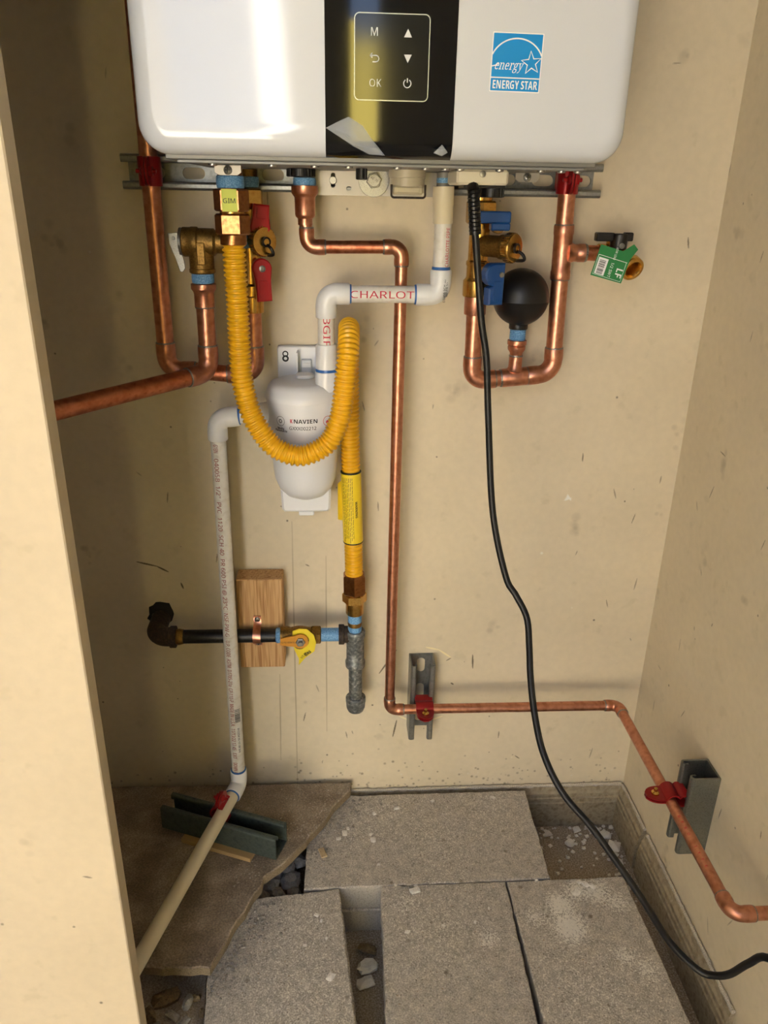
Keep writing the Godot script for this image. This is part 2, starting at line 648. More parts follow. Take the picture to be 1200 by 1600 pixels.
# two piece channel clamp: pipe through c along axis, out = away from the channel, r = pipe radius
func clamp_on(called: String, label: String, c: Vector3, axis: Vector3, out: Vector3, r: float, hw: float, ear: float) -> void:
	axis = axis.normalized()
	out = out.normalized()
	var t := thing(called, label, "pipe clamp", c - out * (r + 0.012), "red pipe clamps")
	var u := out.cross(axis).normalized()
	for s in [-1.0, 1.0]:
		var pts := []
		var hws := []
		var rr := r + 0.0016
		for v in [Vector2(0.0085, -r - 0.014), Vector2(0.0085, -r - 0.004)]:
			pts.append(Vector2(v.x * s, v.y))
			hws.append(hw)
		var a0 := -1.05
		for k in 13:
			var a := lerpf(a0, PI / 2 - 0.22, k / 12.0)
			pts.append(Vector2(cos(a) * rr * s, sin(a) * rr))
			hws.append(hw)
		for k in 8:
			var f := k / 7.0
			pts.append(Vector2(s * 0.0019, rr + 0.002 + f * ear))
			hws.append(hw * sqrt(maxf(0.06, 1.0 - pow(f, 2.6))))
		var st := S()
		strap(st, Transform3D(Basis(u, out, axis), c), pts, hws, 0.0024)
		part("clamp_half", st, M.red, t)
	var bc := c + out * (r + 0.0016 + ear * 0.5)
	var sb := S()
	cyl(sb, bc - u * 0.012, bc + u * 0.012, 0.0026, 0.0005, 12)
	lathe(sb, bc + u * 0.003, u, [Vector2(0, 0), Vector2(0.0058, 0), Vector2(0.0056, 0.002), Vector2(0.003, 0.0042), Vector2(0, 0.0045)], 16)
	part("bolt", sb, M.brass if ear > 0.018 else M.red, t)
	var sn := S()
	hexnut(sn, bc - u * 0.0032, bc - u * 0.008, 0.0062)
	part("nut", sn, M.red, t)

func screw(parent: Node3D, at: Vector3, axis: Vector3, r: float, m: Material) -> void:
	var st := S()
	lathe(st, at, axis, [Vector2(0, 0), Vector2(r, 0), Vector2(r * 0.96, r * 0.25), Vector2(r * 0.6, r * 0.5), Vector2(0, r * 0.6)], 16)
	var o := part("screw", st, m, parent)
	var sx := S()
	var u := side_of(axis)
	var w := axis.cross(u)
	var bs := Basis(u, w, axis)
	cbox(sx, at + axis * r * 0.56, Vector3(r * 1.1, r * 0.22, r * 0.14), 0.00005, bs)
	cbox(sx, at + axis * r * 0.56, Vector3(r * 0.22, r * 1.1, r * 0.14), 0.00005, bs)
	part("cross_slot", sx, M.dark, o)

func make_materials() -> void:
	var a := func(r: int, g: int, b: int) -> Color: return c8(r, g, b)
	blotchy("copper", 11, 0.02, [[0.2, a.call(178, 118, 93)], [0.45, a.call(203, 143, 117)], [0.6, a.call(211, 152, 126)], [0.85, a.call(192, 130, 105)]], 9.0, 0.36, 1.0)
	blotchy("copper_worn", 12, 0.025, [[0.2, a.call(160, 92, 66)], [0.45, a.call(196, 124, 94)], [0.7, a.call(208, 138, 106)], [0.9, a.call(142, 78, 56)]], 8.0, 0.42, 1.0)
	blotchy("brass", 13, 0.03, [[0.2, a.call(196, 152, 78)], [0.6, a.call(216, 174, 98)], [0.9, a.call(184, 138, 70)]], 12.0, 0.26, 1.0)
	blotchy("brass_cast", 14, 0.05, [[0.2, a.call(120, 92, 48)], [0.6, a.call(158, 124, 66)], [0.9, a.call(104, 76, 42)]], 14.0, 0.48, 0.9)
	blotchy("bronze_nut", 15, 0.03, [[0.2, a.call(150, 100, 62)], [0.6, a.call(178, 124, 80)], [0.9, a.call(132, 86, 56)]], 12.0, 0.32, 1.0)
	blotchy("galvanised", 16, 0.06, [[0.2, a.call(118, 121, 116)], [0.5, a.call(138, 141, 136)], [0.8, a.call(124, 127, 122)]], 14.0, 0.42, 0.85)
	blotchy("strut_steel", 17, 0.04, [[0.2, a.call(132, 134, 132)], [0.5, a.call(150, 152, 150)], [0.8, a.call(138, 140, 138)]], 10.0, 0.4, 0.85)
	blotchy("strut_green", 18, 0.04, [[0.2, a.call(70, 80, 74)], [0.5, a.call(92, 102, 96)], [0.8, a.call(78, 88, 82)]], 10.0, 0.45, 0.5)
	blotchy("zinc", 19, 0.05, [[0.2, a.call(140, 139, 134)], [0.6, a.call(166, 165, 160)], [0.9, a.call(130, 127, 120)]], 30.0, 0.34, 0.9)
	blotchy("solder", 20, 0.05, [[0.2, a.call(110, 106, 100)], [0.6, a.call(170, 166, 158)], [0.9, a.call(90, 82, 74)]], 30.0, 0.4, 0.8)
	blotchy("iron", 21, 0.05, [[0.2, a.call(14, 14, 14)], [0.6, a.call(30, 29, 28)], [0.85, a.call(46, 42, 38)]], 10.0, 0.42, 0.1)
	blotchy("iron_rusty", 22, 0.05, [[0.2, a.call(34, 26, 20)], [0.6, a.call(62, 48, 38)], [0.85, a.call(86, 64, 46)]], 14.0, 0.7, 0.1)
	blotchy("galv_pipe", 23, 0.045, [[0.2, a.call(92, 96, 96)], [0.55, a.call(130, 134, 134)], [0.72, a.call(150, 152, 150)], [0.9, a.call(206, 206, 202)]], 12.0, 0.5, 0.6)
	mat("enamel", c8(212, 215, 219), 0.07)
	mat("plate_grey", c8(132, 131, 126), 0.5, 0.3)
	mat("bracket_steel", c8(172, 167, 157), 0.42, 0.55)
	mat("black_glass", c8(13, 14, 15), 0.05)
	mat("black_plastic", c8(12, 12, 13), 0.38)
	mat("black_rubber", c8(7, 7, 7), 0.45)
	mat("dark", c8(22, 21, 20), 0.8)
	mat("white_plastic", c8(226, 227, 229), 0.3)
	mat("pvc_white", c8(228, 228, 226), 0.3)
	blotchy("pvc_pipe", 24, 0.03, [[0.3, a.call(228, 224, 215)], [0.62, a.call(223, 218, 207)], [0.82, a.call(208, 200, 186)]], 9.0, 0.42)
	mat("pvc_cream", c8(226, 214, 184), 0.38)
	mat("cup_plastic", c8(196, 186, 160), 0.3)
	mat("box_cream", c8(238, 230, 206), 0.4)
	mat("glue_blue", c8(44, 98, 168), 0.4)
	blotchy("tape_blue", 25, 0.06, [[0.25, a.call(74, 128, 182)], [0.55, a.call(112, 164, 210)], [0.8, a.call(142, 188, 224)]], 26.0, 0.55)
	mat("hose_yellow", c8(238, 180, 28), 0.32)
	mat("label_yellow", c8(240, 208, 44), 0.4)
	mat("sticker_yellow", c8(222, 232, 90), 0.5)
	mat("tag_yellow", c8(232, 208, 40), 0.5)
	mat("lever_amber", c8(206, 142, 44), 0.4)
	mat("red", c8(150, 16, 22), 0.28, 0.25)
	mat("handle_red", c8(172, 14, 26), 0.35)
	mat("handle_blue", c8(22, 74, 140), 0.36)
	mat("tag_green", c8(38, 128, 66), 0.4)
	mat("print_white", c8(240, 240, 238), 0.5)
	mat("print_black", c8(34, 34, 36), 0.6)
	mat("print_red", c8(196, 34, 62), 0.55)
	mat("print_rust", c8(150, 70, 66), 0.6)
	mat("sticker_blue", c8(0, 142, 214), 0.4)
	mat("film", Color(0.92, 0.94, 0.96, 0.2), 0.3, 0.0, {"transparency": BaseMaterial3D.TRANSPARENCY_ALPHA, "cull_mode": BaseMaterial3D.CULL_DISABLED})
	mat("display_line", c8(196, 200, 190), 0.25, 0.4)
	mat("display_glass", c8(24, 26, 25), 0.1)
	mat("icon", c8(206, 208, 208), 0.5)
	var wood := mat("pine", Color.WHITE, 0.7)
	wood.albedo_texture = noise_tex(31, 0.02, [[0.25, c8(196, 150, 98)], [0.45, c8(218, 178, 126)], [0.6, c8(206, 162, 108)], [0.8, c8(176, 128, 78)]], 3)
	wood.uv1_triplanar = true
	wood.uv1_scale = Vector3(26, 1.1, 26)
	mat("shed_yellow", c8(206, 190, 96), 0.8)
	mat("shim_wood", c8(176, 146, 98), 0.75)
	blotchy("plaster", 32, 0.05, [[0.2, a.call(232, 227, 218)], [0.6, a.call(244, 240, 232)], [0.9, a.call(214, 207, 196)]], 20.0, 0.85)
	blotchy("chip_tan", 33, 0.05, [[0.2, a.call(190, 166, 128)], [0.6, a.call(212, 190, 150)], [0.9, a.call(176, 150, 112)]], 20.0, 0.85)
	blotchy("stone", 34, 0.05, [[0.2, a.call(140, 135, 127)], [0.5, a.call(166, 160, 151)], [0.8, a.call(124, 118, 110)]], 14.0, 0.9)
	blotchy("stone_brown", 35, 0.05, [[0.2, a.call(110, 92, 66)], [0.5, a.call(142, 122, 90)], [0.8, a.call(92, 78, 58)]], 14.0, 0.9)
	blotchy("soil", 36, 0.08, [[0.2, a.call(138, 125, 108)], [0.5, a.call(166, 153, 136)], [0.75, a.call(184, 172, 156)], [0.9, a.call(220, 214, 204)]], 14.0, 0.95)
	blotchy("concrete", 37, 0.11, [[0.2, a.call(160, 153, 142)], [0.45, a.call(180, 173, 161)], [0.65, a.call(190, 182, 170)], [0.85, a.call(166, 159, 148)]], 9.0, 0.92)
	blotchy("caulk", 38, 0.09, [[0.25, a.call(150, 134, 108)], [0.5, a.call(206, 198, 182)], [0.75, a.call(226, 220, 208)]], 30.0, 0.85)
	blotchy("outside_ground", 39, 0.05, [[0.2, a.call(150, 144, 134)], [0.6, a.call(182, 176, 164)], [0.9, a.call(160, 152, 142)]], 0.8, 0.9)
	blotchy("stucco", 40, 0.08, [[0.2, a.call(196, 192, 184)], [0.6, a.call(212, 208, 200)], [0.9, a.call(202, 198, 190)]], 1.2, 0.9)
	# walls: flat tan paint with scuffs
	var tan_paint := c8(220, 206, 178)
	var bw := 1240
	var bh := 1400
	var d := paint(bw, bh, 101, tan_paint, 26, 60, 80)
	var P := func(x: float, y: float) -> Vector2: return Vector2((x + 0.64) * 1000.0, bh - y * 1000.0)
	# pale scribed arcs round the wall channel, paint chips, drips and pencil marks
	for seg in [[0.146, 0.3885, 0.168, 0.383], [0.168, 0.383, 0.189, 0.3675], [0.104, 0.249, 0.122, 0.2395], [0.158, 0.2385, 0.180, 0.2465]]:
		stroke(d, bw, bh, P.call(seg[0], seg[1]), P.call(seg[2], seg[3]), 2.0, c8(244, 230, 184), 0.9)
	for k in 6:
		var f := k / 5.0
		stroke(d, bw, bh, P.call(0.3575 - 0.004 * f, 0.6530 + 0.010 * (1.0 - f)), P.call(0.3575 + 0.006, 0.6530 + 0.004 * f), 1.6, c8(242, 240, 232), 0.9)
	dab(d, bw, bh, P.call(0.3264, 0.5617).x, P.call(0.3264, 0.5617).y, 3.0, c8(240, 238, 226), 0.9)
	for s in [[-0.072, 0.62, -0.076, 0.10], [-0.020, 0.56, -0.022, 0.22], [-0.100, 0.34, -0.104, 0.16]]:
		stroke(d, bw, bh, P.call(s[0], s[1]), P.call(s[2], s[3]), 1.4, c8(150, 132, 102), 0.35)
	for s in [[-0.315, 0.553, -0.285, 0.545], [-0.285, 0.545, -0.268, 0.535], [-0.25, 0.515, -0.247, 0.505], [0.096, 0.384, 0.068, 0.338], [0.10, 0.24, 0.094, 0.205], [0.226, 0.372, 0.228, 0.345], [0.192, 0.316, 0.196, 0.313]]:
		stroke(d, bw, bh, P.call(s[0], s[1]), P.call(s[2], s[3]), 1.7, c8(86, 74, 56), 0.75)
	# dirt splashed along the foot of the wall
	rng.seed = 77
	for k in 240:
		var y := 0.09 + absf(rng.randfn()) * 0.03
		var p: Vector2 = P.call(rng.randf_range(-0.45, 0.52), y)
		dab(d, bw, bh, p.x, p.y, rng.randf_range(1.0, 3.2), c8(104, 90, 70) if rng.randf() < 0.7 else c8(226, 220, 208), rng.randf_range(0.2, 0.7))
	var m := mat("wall_paint_back", Color.WHITE, 0.55)
	m.albedo_texture = tex(d, bw, bh)
	d = paint(720, 1400, 202, tan_paint, 24, 60, 40)
	m = mat("wall_paint_right", Color.WHITE, 0.55)
	m.albedo_texture = tex(d, 720, 1400)
	d = paint(420, 1400, 303, c8(209, 192, 160), 26, 8, 16)
	m = mat("wall_paint_front", Color.WHITE, 0.6)
	m.albedo_texture = tex(d, 420, 1400)
	blotchy("wall_paint", 41, 0.03, [[0.2, a.call(214, 200, 172)], [0.6, a.call(220, 206, 178)], [0.9, a.call(224, 210, 183)]], 3.0, 0.6)
	blotchy("board_paint", 42, 0.04, [[0.2, a.call(156, 143, 118)], [0.5, a.call(178, 165, 138)], [0.85, a.call(140, 126, 101)]], 6.0, 0.6)
	# paver tops, seen from above: x -0.45..0.55, z 0..0.65, 0.65 mm a pixel
	var cw := 1540
	var ch := 1000
	var g1 := noise_bytes(cw, ch, 51, 0.22, 2)
	var g2 := noise_bytes(cw, ch, 52, 0.03, 4)
	var g3 := noise_bytes(cw, ch, 53, 0.09, 3)
	var cd := PackedByteArray()
	cd.resize(cw * ch * 3)
	var base := c8(189, 181, 168)
	for i in cw * ch:
		var v := 1.0 + (g1[i] - 128) * 0.0016 + (g2[i] - 128) * 0.0008 + (g3[i] - 128) * 0.0006
		cd[i * 3] = clampi(int(base.r8 * v), 0, 255)
		cd[i * 3 + 1] = clampi(int(base.g8 * v), 0, 255)
		cd[i * 3 + 2] = clampi(int(base.b8 * v), 0, 255)
	rng.seed = 55
	for k in 14000:
		var r := rng.randf()
		var col := c8(236, 229, 216) if r < 0.5 else (c8(84, 74, 62) if r < 0.9 else c8(150, 116, 82))
		dab(cd, cw, ch, rng.randf() * cw, rng.randf() * ch, rng.randf_range(0.8, 1.9), col, rng.randf_range(0.3, 0.85))
	# white plaster dust lying on the pavers, in grains
	for q in [[0.338, 0.300, 0.018, 900], [0.335, 0.262, 0.014, 420], [0.368, 0.238, 0.012, 260], [0.398, 0.240, 0.016, 420], [0.425, 0.262, 0.012, 200], [0.290, 0.282, 0.012, 160], [0.405, 0.350, 0.010, 140], [0.430, 0.372, 0.014, 220], [0.215, 0.315, 0.012, 160], [0.100, 0.250, 0.012, 110], [0.080, 0.060, 0.03, 260], [0.030, 0.090, 0.03, 260], [0.16, 0.12, 0.05, 220], [0.27, 0.05, 0.04, 220], [-0.06, 0.28, 0.04, 200], [0.14, 0.29, 0.05, 160], [0.35, 0.40, 0.05, 200], [-0.05, 0.40, 0.06, 160]]:
		var px: float = (q[0] + 0.45) / 0.00065
		var pz: float = q[1] / 0.00065
		var sg: float = q[2] / 0.00065
		var amount := clampf(q[3] / (sg * sg) * 1.4, 0.25, 1.25)
		for j in range(maxi(0, int(pz - sg * 2.6)), mini(ch, int(pz + sg * 2.6))):
			for i in range(maxi(0, int(px - sg * 2.6)), mini(cw, int(px + sg * 2.6))):
				var at := j * cw + i
				var e := exp(-(Vector2(i - px, j - pz).length_squared()) / (2.0 * sg * sg))
				var k := clampf(amount * e * 1.5 + (g1[at] - 128) / 150.0 + (g3[at] - 128) / 170.0 - 0.38, 0.0, 0.8) * minf(1.0, e * 4.0)
				if k > 0.0:
					for c in 3:
						cd[at * 3 + c] = int(lerpf(cd[at * 3 + c], [246, 241, 229][c], k))
	for k in 40:
		var x := rng.randf_range(-0.15, 0.45)
		var z := rng.randf_range(0.03, 0.6)
		dab(cd, cw, ch, (x + 0.45) / 0.00065, z / 0.00065, rng.randf_range(3, 7), c8(98, 86, 70), rng.randf_range(0.3, 0.7))
	var ci := Image.create_from_data(cw, ch, false, Image.FORMAT_RGB8, cd)
	m = mat("paver_top", Color.WHITE, 0.93)
	m.albedo_texture = ImageTexture.create_from_image(ci)
	var bump: Image = ci.duplicate()
	bump.convert(Image.FORMAT_RGBA8)
	bump.bump_map_to_normal_map(1.6)
	m.normal_enabled = true
	m.normal_texture = ImageTexture.create_from_image(bump)
	m.normal_scale = 0.35
	m.texture_repeat = false
	# brown broken sheet
	var sw := 800
	var sh := 620
	var h1 := noise_bytes(sw, sh, 61, 0.012, 4)
	var h2 := noise_bytes(sw, sh, 62, 0.2, 2)
	var sd := PackedByteArray()
	sd.resize(sw * sh * 3)
	for i in sw * sh:
		var f := clampf(h1[i] / 255.0 * 1.5 - 0.25, 0.0, 1.0)
		var v := 1.0 + (h2[i] - 128) * 0.0016
		sd[i * 3] = clampi(int(lerpf(128, 168, f) * v), 0, 255)
		sd[i * 3 + 1] = clampi(int(lerpf(113, 153, f) * v), 0, 255)
		sd[i * 3 + 2] = clampi(int(lerpf(95, 133, f) * v), 0, 255)
	for k in 1500:
		var r := rng.randf()
		dab(sd, sw, sh, rng.randf() * sw, rng.randf() * sh, rng.randf_range(0.7, 1.6), c8(206, 196, 178) if r < 0.6 else c8(66, 52, 38), rng.randf_range(0.3, 0.8))
	for q in [[-0.02, 0.05, 0.03, 160], [-0.06, 0.12, 0.025, 160], [-0.14, 0.21, 0.02, 90], [-0.05, 0.03, 0.06, 120]]:
		for k in int(q[3]):
			dab(sd, sw, sh, (q[0] + rng.randfn() * q[2] + 0.55) / 0.00075, (q[1] + rng.randfn() * q[2]) / 0.00075, rng.randf_range(0.8, 2.2), c8(222, 214, 200), rng.randf_range(0.3, 0.8))
	m = mat("brown_sheet", Color.WHITE, 0.85)
	m.albedo_texture = tex(sd, sw, sh)
	m.texture_repeat = false
	blotchy("brown_edge", 43, 0.08, [[0.2, a.call(120, 104, 80)], [0.5, a.call(158, 142, 114)], [0.85, a.call(104, 88, 66)]], 14.0, 0.9)

func make_light() -> void:
	var cam := Camera3D.new()
	cam.name = "camera"
	cam.fov = 67.38
	cam.near = 0.02
	cam.far = 200.0
	add_child(cam)
	cam.transform = Transform3D(Basis(Vector3.UP, deg_to_rad(-3.71)) * Basis(Vector3.RIGHT, deg_to_rad(-22.45)) * Basis(Vector3.BACK, deg_to_rad(1.10)), Vector3(0, 1.09, 1.1))
	var sky := ProceduralSkyMaterial.new()
	sky.sky_top_color = c8(136, 170, 224)
	sky.sky_horizon_color = c8(190, 212, 248)
	sky.ground_bottom_color = c8(120, 112, 100)
	sky.ground_horizon_color = c8(170, 164, 152)
	sky.sky_energy_multiplier = 1.0
	sky.ground_energy_multiplier = 1.0
	var env := Environment.new()
	env.background_mode = Environment.BG_SKY
	env.sky = Sky.new()
	env.sky.sky_material = sky
	env.background_energy_multiplier = 1.5
	env.tonemap_mode = Environment.TONE_MAPPER_LINEAR
	env.tonemap_exposure = 3.1
	env.sdfgi_enabled = true
	env.ssao_enabled = true
	env.ssil_enabled = true
	var we := WorldEnvironment.new()
	we.environment = env
	add_child(we)
	var sun := DirectionalLight3D.new()
	sun.name = "sun"
	add_child(sun)
	sun.look_at_from_position(Vector3(0.6, 6.0, -4.0), Vector3.ZERO)
	sun.light_color = c8(255, 246, 232)
	sun.light_energy = 12.0
	sun.light_angular_distance = 0.53
	sun.shadow_enabled = true

# ---------------------------------------------------------------- the place
func room() -> void:
	org = Vector3.ZERO
	var st := S()
	uvm = 2
	uvo = Vector2(-0.64, 0)
	uvs = Vector2(1.0 / 1.24, 1.0 / 1.4)
	box(st, Vector3(-0.64, -0.12, -0.1), Vector3(0.6, 2.3, 0), 0.0001)
	uvm = 0
	struct("wall_back", st, M.wall_paint_back)
	st = S()
	uvm = 3
	uvo = Vector2(-0.02, 0)
	uvs = Vector2(1.0 / 0.72, 1.0 / 1.4)
	box(st, Vector3(0.527, -0.12, 0.0), Vector3(0.62, 2.3, 0.68), 0.0001)
	uvm = 0
	struct("wall_right", st, M.wall_paint_right)
	st = S()
	box(st, Vector3(-0.64, -0.12, 0.0), Vector3(-0.55, 2.3, 0.49), 0.0001)
	struct("wall_left", st, M.wall_paint)
	st = S()
	uvm = 2
	uvo = Vector2(-0.63, 0)
	uvs = Vector2(1.0 / 0.42, 1.0 / 1.4)
	box(st, Vector3(-1.6, -0.3, 0.49), Vector3(-0.224, 2.9, 0.512), 0.0012)
	uvm = 0
	struct("wall_front", st, M.wall_paint_front)
	st = S()
	box(st, Vector3(0.62, -0.3, 0.58), Vector3(2.6, 2.9, 0.68), 0.001)
	struct("wall_outside", st, M.stucco)
	st = S()
	box(st, Vector3(-0.224, 2.02, 0.49), Vector3(0.62, 2.9, 0.6), 0.001)
	struct("trim_1", st, M.wall_paint)
	st = S()
	box(st, Vector3(-0.64, 2.2, -0.1), Vector3(0.62, 2.3, 0.49), 0.0001)
	struct("ceiling", st, M.wall_paint)
	st = S()
	box(st, Vector3(-0.64, -0.12, -0.1), Vector3(0.62, 0, 0.68), 0.0001)
	struct("floor", st, M.soil)
	st = S()
	box(st, Vector3(-14, -0.4, 0.68), Vector3(14, -0.12, 26), 0.001)
	struct("ground", st, M.outside_ground)
	# the house over the closet, the porch roof over its door, the wing at the right and the garden wall opposite
	st = S()
	box(st, Vector3(-6, 2.9, -6), Vector3(6, 3.1, 0.9), 0.001)
	struct("trim_2", st, M.stucco)
	st = S()
	box(st, Vector3(-1.6, 2.2, 0.68), Vector3(0.70, 2.3, 2.25), 0.001)
	struct("porch_roof", st, M.stucco)
	st = S()
	box(st, Vector3(0.70, -0.2, 0.68), Vector3(0.9, 3.2, 6.0), 0.001)
	struct("wall_wing", st, M.stucco)
	st = S()
	box(st, Vector3(-1.6, -0.2, 4.4), Vector3(0.70, 1.05, 4.55), 0.001)
	struct("wall_garden", st, M.stucco)
	st = S()
	box(st, Vector3(-1.8, -0.2, 0.49), Vector3(-1.6, 2.6, 6.0), 0.001)
	struct("wall_yard", st, M.stucco)
	st = S()
	box(st, Vector3(-0.22, -0.2, 2.2), Vector3(0.045, 2.2, 2.4), 0.001)
	struct("wall_porch", st, M.stucco)
	st = S()
	box(st, Vector3(0.135, -0.2, 2.2), Vector3(0.70, 2.2, 2.4), 0.001)
	struct("wall_porch_001", st, M.stucco)
	# what the glossy front and the display mirror: a white pillar and a yellow shed, both in the sun
	st = S()
	box(st, Vector3(-0.60, -0.2, 4.25), Vector3(-0.44, 3.2, 4.39), 0.003)
	struct("trim_3", st, M.white_plastic)
	st = S()
	box(st, Vector3(0.0, -0.2, 4.0), Vector3(0.60, 1.80, 4.35), 0.003)
	struct("wall_shed", st, M.shed_yellow)
	# baseboards
	var prof := [Vector2(0, 0), Vector2(0.014, 0), Vector2(0.014, 0.054), Vector2(0.0125, 0.0565), Vector2(0.0125, 0.064), Vector2(0.0105, 0.0665), Vector2(0.0105, 0.074), Vector2(0.0075, 0.0785), Vector2(0.006, 0.086), Vector2(0, 0.087)]
	st = S()
	prism(st, prof, Transform3D(Basis(Vector3(0, 0, 1), Vector3(0, 1, 0), Vector3(-1, 0, 0)), Vector3(0.5265, 0.0, 0.0)), 1.07)
	var bb := struct("baseboard_back", st, M.board_paint)
	st = S()
	bead(st, Vector3(-0.44, 0.0885, 0.0035), Vector3(0.521, 0.0885, 0.0035), 0.0042, 5)
	part("caulk_bead", st, M.caulk, bb, "rough whitish caulk along the top of the baseboard")
	var zs := [[0.0, 0.1165], [0.1255, 0.436]]
	for k in 2:
		st = S()
		prism(st, prof, Transform3D(Basis(Vector3(-1, 0, 0), Vector3(0, 1, 0), Vector3(0, 0, 1)), Vector3(0.527, 0.0, zs[k][0] + (0.0 if k else 0.0))), zs[k][1] - zs[k][0])
		bb = struct("baseboard_right" if k == 0 else "baseboard_right_001", st, M.board_paint)
		st = S()
		bead(st, Vector3(0.5235, 0.0885, zs[k][0] + 0.006), Vector3(0.5235, 0.0885, zs[k][1]), 0.0036, 8 + k)
		part("caulk_bead", st, M.caulk, bb)

func bead(st: SurfaceTool, a: Vector3, b: Vector3, r: float, sd: int) -> void:
	rng.seed = sd
	var n := int(a.distance_to(b) / 0.006)
	var pts := []
	var rr := []
	for i in n + 1:
		pts.append(a.lerp(b, float(i) / n) + Vector3(0, rng.randfn() * 0.0005, 0))
		rr.append(r * rng.randf_range(0.55, 1.1))
	sweep(st, pts, rr, 8)

func ragged(corners: Array, step: float, amp: float, sd: int) -> Array:
	rng.seed = sd
	var out := []
	var n := corners.size()
	for i in n:
		var a: Vector2 = corners[i]
		var b: Vector2 = corners[(i + 1) % n]
		var m := maxi(1, int(a.distance_to(b) / step))
		var nn := (b - a).normalized().orthogonal()
		for k in m:
			var p := a.lerp(b, float(k) / m)
			out.append(p + nn * rng.randfn() * amp * (0.4 if k == 0 else 1.0))
	return out

# slab from a ragged outline in x, z: sides and top have their own finish in one mesh
func slab(called: String, outline: Array, y0: float, y1: float, side_m: Material, top_m: Material, label: String, category: String, group := "", tilt := Basis()) -> void:
	var c := Vector2.ZERO
	for p in outline:
		c += p
	c /= outline.size()
	var at := Vector3(c.x, y0, c.y)
	org = at
	var n := outline.size()
	var area := 0.0
	for i in n:
		area += outline[i].cross(outline[(i + 1) % n])
	var s := S()
	var t := S()
	var bev := 0.0018
	var inner := []
	for i in n:
		var e: Vector2 = (outline[(i + 1) % n] - outline[(i + n - 1) % n]).normalized()
		var nn := Vector2(e.y, -e.x) * signf(area)
		inner.append(outline[i] - nn * bev)
	var up := func(v: Vector2, y: float) -> Vector3: return at + tilt * (Vector3(v.x, y, v.y) - at)
	for i in n:
		var j := (i + 1) % n
		var o: Vector2 = (outline[i] + outline[j]) * 0.5 - (inner[i] + inner[j]) * 0.5
		quad(s, up.call(outline[i], y0), up.call(outline[j], y0), up.call(outline[j], y1 - bev), up.call(outline[i], y1 - bev), Vector3(o.x, 0, o.y))
		uvm = 1
		quad(t, up.call(outline[i], y1 - bev), up.call(outline[j], y1 - bev), up.call(inner[j], y1), up.call(inner[i], y1), Vector3(o.x, o.length(), o.y))
		uvm = 0
	var ids := Geometry2D.triangulate_polygon(PackedVector2Array(outline))
	for k in range(0, ids.size(), 3):
		tri(s, up.call(outline[ids[k]], y0), up.call(outline[ids[k + 1]], y0), up.call(outline[ids[k + 2]], y0), Vector3.DOWN)
	ids = Geometry2D.triangulate_polygon(PackedVector2Array(inner))
	uvm = 1
	for k in range(0, ids.size(), 3):
		tri(t, up.call(inner[ids[k]], y1), up.call(inner[ids[k + 1]], y1), up.call(inner[ids[k + 2]], y1), Vector3.UP)
	uvm = 0
	s.generate_normals()
	s.set_material(side_m)
	t.generate_normals()
	t.set_material(top_m)
	var mesh := s.commit()
	t.commit(mesh)
	var o := MeshInstance3D.new()
	o.mesh = mesh
	o.name = numbered(called)
	add_child(o)
	o.position = at
	tag(o, label, category, group)

